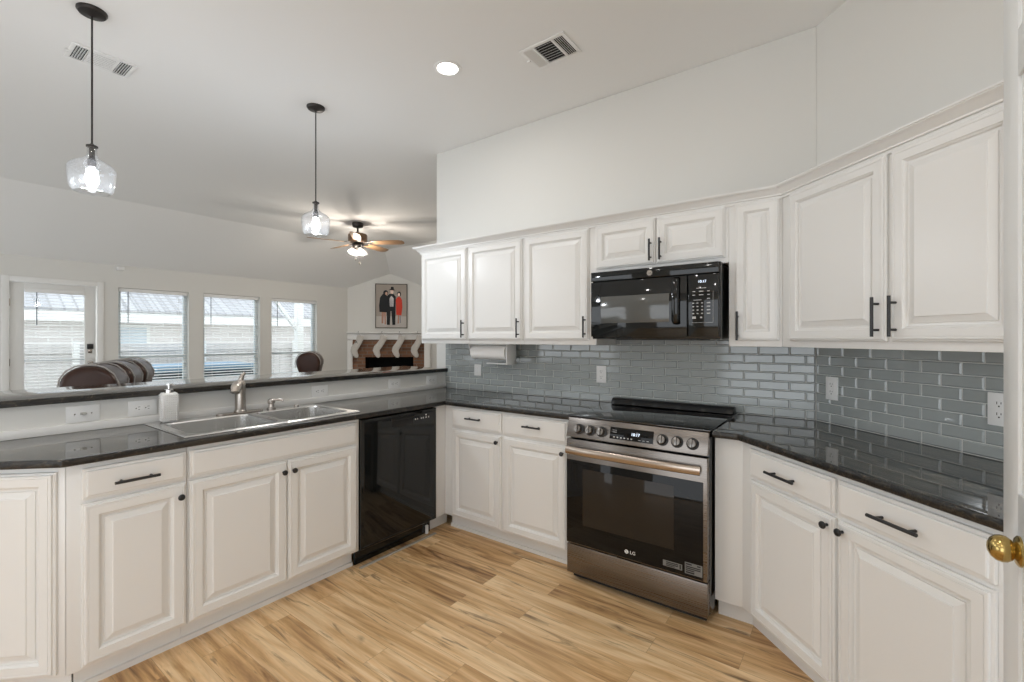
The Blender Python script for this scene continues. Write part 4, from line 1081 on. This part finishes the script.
# stockings on the mantel
def stocking(label, x, tilt, letter=None):
    top = FM @ Vector((x, -.222, 1.484))
    st = thing('christmas_stocking', label, 'stocking', tuple(top), R(45), 'stockings hung along the mantel')
    rm = Matrix.Rotation(R(tilt), 4, 'Y')
    def P(a, b): return rm @ Vector((a * 1.12, 0, b * 1.08 - .045))
    m = MB(); m.tube([P(.050, -.075), P(.035, -.14), P(.005, -.21), P(-.030, -.275), P(-.036, -.325), P(-.012, -.375), P(.022, -.42), P(.040, -.440)],
           [(.064, .020), (.062, .024), (.064, .026), (.070, .028), (.068, .028), (.060, .027), (.046, .022), (.018, .010)], 18, flat=(1, 0, 0))
    part('knit_body', m, M['knit'], st)
    m = MB(); m.tube([P(.052, -.028), P(.050, -.045), P(.044, -.10), P(.042, -.105)], [(.060, .022), (.069, .029), (.069, .030), (.062, .024)], 18, flat=(1, 0, 0)); part('cuff', m, M['knit'], st)
    m = MB(); m.tube([P(.052, -.03), (0.014, .0, -.034), (0, -.002, -.018)], .004, 6); part('hanging_loop', m, M['knit'], st)
    m = MB(); m.tube([(0, .004, -.020), (0, -.004, -.006), (0, .008, .004), (0, .09, .0045)], .004, 8); part('mantel_hook', m, M['black'], st)
    if letter:
        mw_ = rootmat(st) @ rm @ Matrix.Translation((-.006, -.0285, -.215)) @ TXT
        text_part('stitched_letter', letter, .075, M['p_dark'], st, mw_, .0006)
    return st
SX = [(.250, 6, 'A', 'cream knit stocking at the left end of the mantel, a dark letter on it'), (.715, 10, None, 'pale knit stocking second from the left under the picture'),
      (1.065, 6, None, 'pale knit stocking third from the left on the mantel'), (1.43, 4, None, 'pale knit stocking at the right end, partly behind the upper cabinet')]
for x, t_, le, lb in SX: stocking(lb, x, t_, le)

# ------------------------------------------------------------------ leather recliners
def back_cushion(mb_, x, w, lean=0.0):
    """padded back with a rolled top; profile in y,z extruded along x with rounded sides"""
    prof = [(-.02, .46), (-.11, .64), (-.18, .84), (-.225, .95), (-.215, 1.045), (-.155, 1.115), (-.06, 1.145), (.035, 1.13), (.115, 1.075), (.15, .99), (.13, .90), (.10, .76), (.12, .58), (.14, .46)]
    cy_ = sum(p[0] for p in prof) / len(prof); cz = sum(p[1] for p in prof) / len(prof)
    rings = []
    for u, k in ((-.5, .80), (-.47, .92), (-.40, .985), (-.2, 1.0), (.2, 1.0), (.40, .985), (.47, .92), (.5, .80)):
        rings.append([(x + u * w, cy_ + (y - cy_) * k, cz + (z - cz) * k) for y, z in prof])
    mb_.loft(rings)
def recliner(label, name, cat, n, loc, rz):
    """seats side by side along x, facing +y"""
    o = thing(name, label, cat, loc, rz); sw = .60; W_ = n * sw
    m = MB(); m.box(-W_ / 2, W_ / 2, -.16, .62, .04, .30, .03, 3); part('base', m, M['leather'], o)
    for sg in (-1, 1):
        m = MB(); m.box(sg * (W_ / 2 + .11) - .10, sg * (W_ / 2 + .11) + .10, -.20, .66, .04, .62, .06, 4); part('armrest', m, M['leather'], o)
    for k in range(n):
        x = -W_ / 2 + (k + .5) * sw
        m = MB(); m.box(x - sw / 2 + .006, x + sw / 2 - .006, .10, .66, .30, .46, .05, 4); part('seat_cushion', m, M['leather'], o)
        m = MB(); back_cushion(m, x, sw - .13); bc = part('back_cushion', m, M['leather'], o, ang=60)
        sb_ = bc.modifiers.new('smooth', 'SUBSURF'); sb_.levels = 2; sb_.render_levels = 2
        for sg in (-1, 1):
            m = MB(); q = [(-.222, .90), (-.226, .96), (-.214, 1.035), (-.178, 1.095), (-.125, 1.130), (-.06, 1.142), (.005, 1.138), (.062, 1.115), (.112, 1.065), (.142, .995), (.136, .93)]
            m.tube([(x + sg * .18, y, z) for y, z in q], .006, 8); part('seam_piping', m, M['piping'], bc)
    for sx in (-1, 1):
        for sy in (-.1, .56):
            m = MB(); m.box(sx * (W_ / 2 - .05) - .03, sx * (W_ / 2 - .05) + .03, sy - .03, sy + .03, 0, .045); part('foot', m, M['black'], o)
    return o
recliner('long brown leather reclining sofa beyond the bar, in front of the patio door', 'reclining_sofa', 'sofa', 3, (-4.27, -1.67, 0), R(-24))
recliner('single brown leather recliner in front of the window nearest the fireplace', 'recliner_chair', 'armchair', 1, (-5.62, 1.04, 0), R(-38))

# ------------------------------------------------------------------ outside
mb = MB(); mb.box(-24, XO - .01, -12, 14, -.40, -.30); gnd = struct('ground', mb, M['lawn'])
fe = thing('fence', 'pale weathered board fence across the back yard', 'fence', (-9.9, 1, -.3), 0)
m = MB(); y = -6.0
rnd = random.Random(3)
while y < 11:
    m.box(-9.93, -9.905, y, y + .136, -.28, 1.19 + rnd.uniform(-.008, .008)); y += .142
part('boards', m, M['fence'], fe, w=True)
m = MB(); m.box(-9.90, -9.86, -6, 11, 1.10, 1.19); m.box(-9.90, -9.86, -6, 11, .35, .44); m.box(-9.97, -9.85, -6, 11, 1.20, 1.24); part('rails', m, M['fence'], fe, w=True)
for yp in range(-5, 12, 2):
    m = MB(); m.box(-9.86, -9.77, yp - .045, yp + .045, -.299, 1.30); part('post', m, M['fascia'], fe, w=True)
hs = thing('neighbour_house', 'pale brick house with white eaves and grey roof beyond the fence', 'house', (-15, 2, -.3), 0)
m = MB(); m.box(-18, -13.6, -7, 13, -.299, 1.80); part('brick_wall', m, M['hbrick'], hs, w=True)
m = MB(); m.box(-13.6, -12.95, -7.3, 13.3, 1.76, 1.80); m.box(-12.98, -12.93, -7.3, 13.3, 1.74, 2.0); part('eaves', m, M['fascia'], hs, w=True)
m = MB(); m._add([(-12.9, -7.3, 1.98), (-12.9, 13.3, 1.98), (-18, 13.3, 4.6), (-18, -7.3, 4.6), (-12.9, -7.3, 2.04), (-12.9, 13.3, 2.04), (-18, 13.3, 4.66), (-18, -7.3, 4.66)], [(0, 1, 2, 3), (4, 5, 6, 7), (0, 1, 5, 4), (1, 2, 6, 5), (2, 3, 7, 6), (3, 0, 4, 7)]); part('roof', m, M['shingle'], hs, w=True)
for y0, y1 in ((-2.3, -1.55), (.35, 1.10), (6.0, 7.2)):
    m = MB(); m.box(-13.6, -13.54, y0, y1, .2, 1.70); wf = part('window', m, M['fascia'], hs, w=True)
    m = MB(); m.box(-13.545, -13.53, y0 + .08, y1 - .08, .28, 1.62); part('pane', m, M['hglass'], wf, w=True)
tb = thing('hot_tub', 'hot tub with a blue cover standing on the patio outside the middle windows', 'hot tub', (-8.9, .35, -.3), 0)
m = MB(); m.box(-9.6, -8.3, -.22, 1.36, -.299, .74, .05, 3); part('tub_shell', m, M['tubside'], tb, w=True)
m = MB(); m.box(-9.64, -8.26, -.26, 1.40, .745, .86, .04, 3); part('tub_cover', m, M['tubcover'], tb, w=True)
pp = thing('porch_post', 'white porch post with a diagonal brace outside the window nearest the fireplace', 'post', (-8.4, 2.30, -.3), 0)
m = MB(); m.box(-8.47, -8.33, 2.26, 2.40, -.299, 2.5, .004); part('post', m, M['fascia'], pp, w=True)
m = MB(); m.tube([(-8.4, 2.27, 1.55), (-8.4, 1.72, 2.28)], .045, 4); m.box(-8.47, -8.33, .9, 2.6, 2.28, 2.5); part('brace', m, M['fascia'], pp, w=True)

# ------------------------------------------------------------------ repeats share a group
GROUPS = {'base_cabinet': 'base cabinets of the kitchen', 'sink_cabinet': 'base cabinets of the kitchen', 'end_cabinet': 'base cabinets of the kitchen',
          'wall_cabinet': 'upper cabinets of the kitchen', 'pendant_light': 'pendant lights over the bar', 'recessed_light': 'recessed ceiling lights',
          'air_vent': 'air vents in the ceiling', 'wall_outlet': 'outlets around the worktop', 'light_switch': 'switches around the worktop',
          'window_blind': 'slatted blinds of the living room', 'worktop': 'black granite tops', 'bar_top': 'black granite tops'}
for o in list(scn.objects):
    if o.parent is None and o.get('category') and not o.get('group'):
        g = GROUPS.get(o.name.split('.')[0])
        if g: o['group'] = g
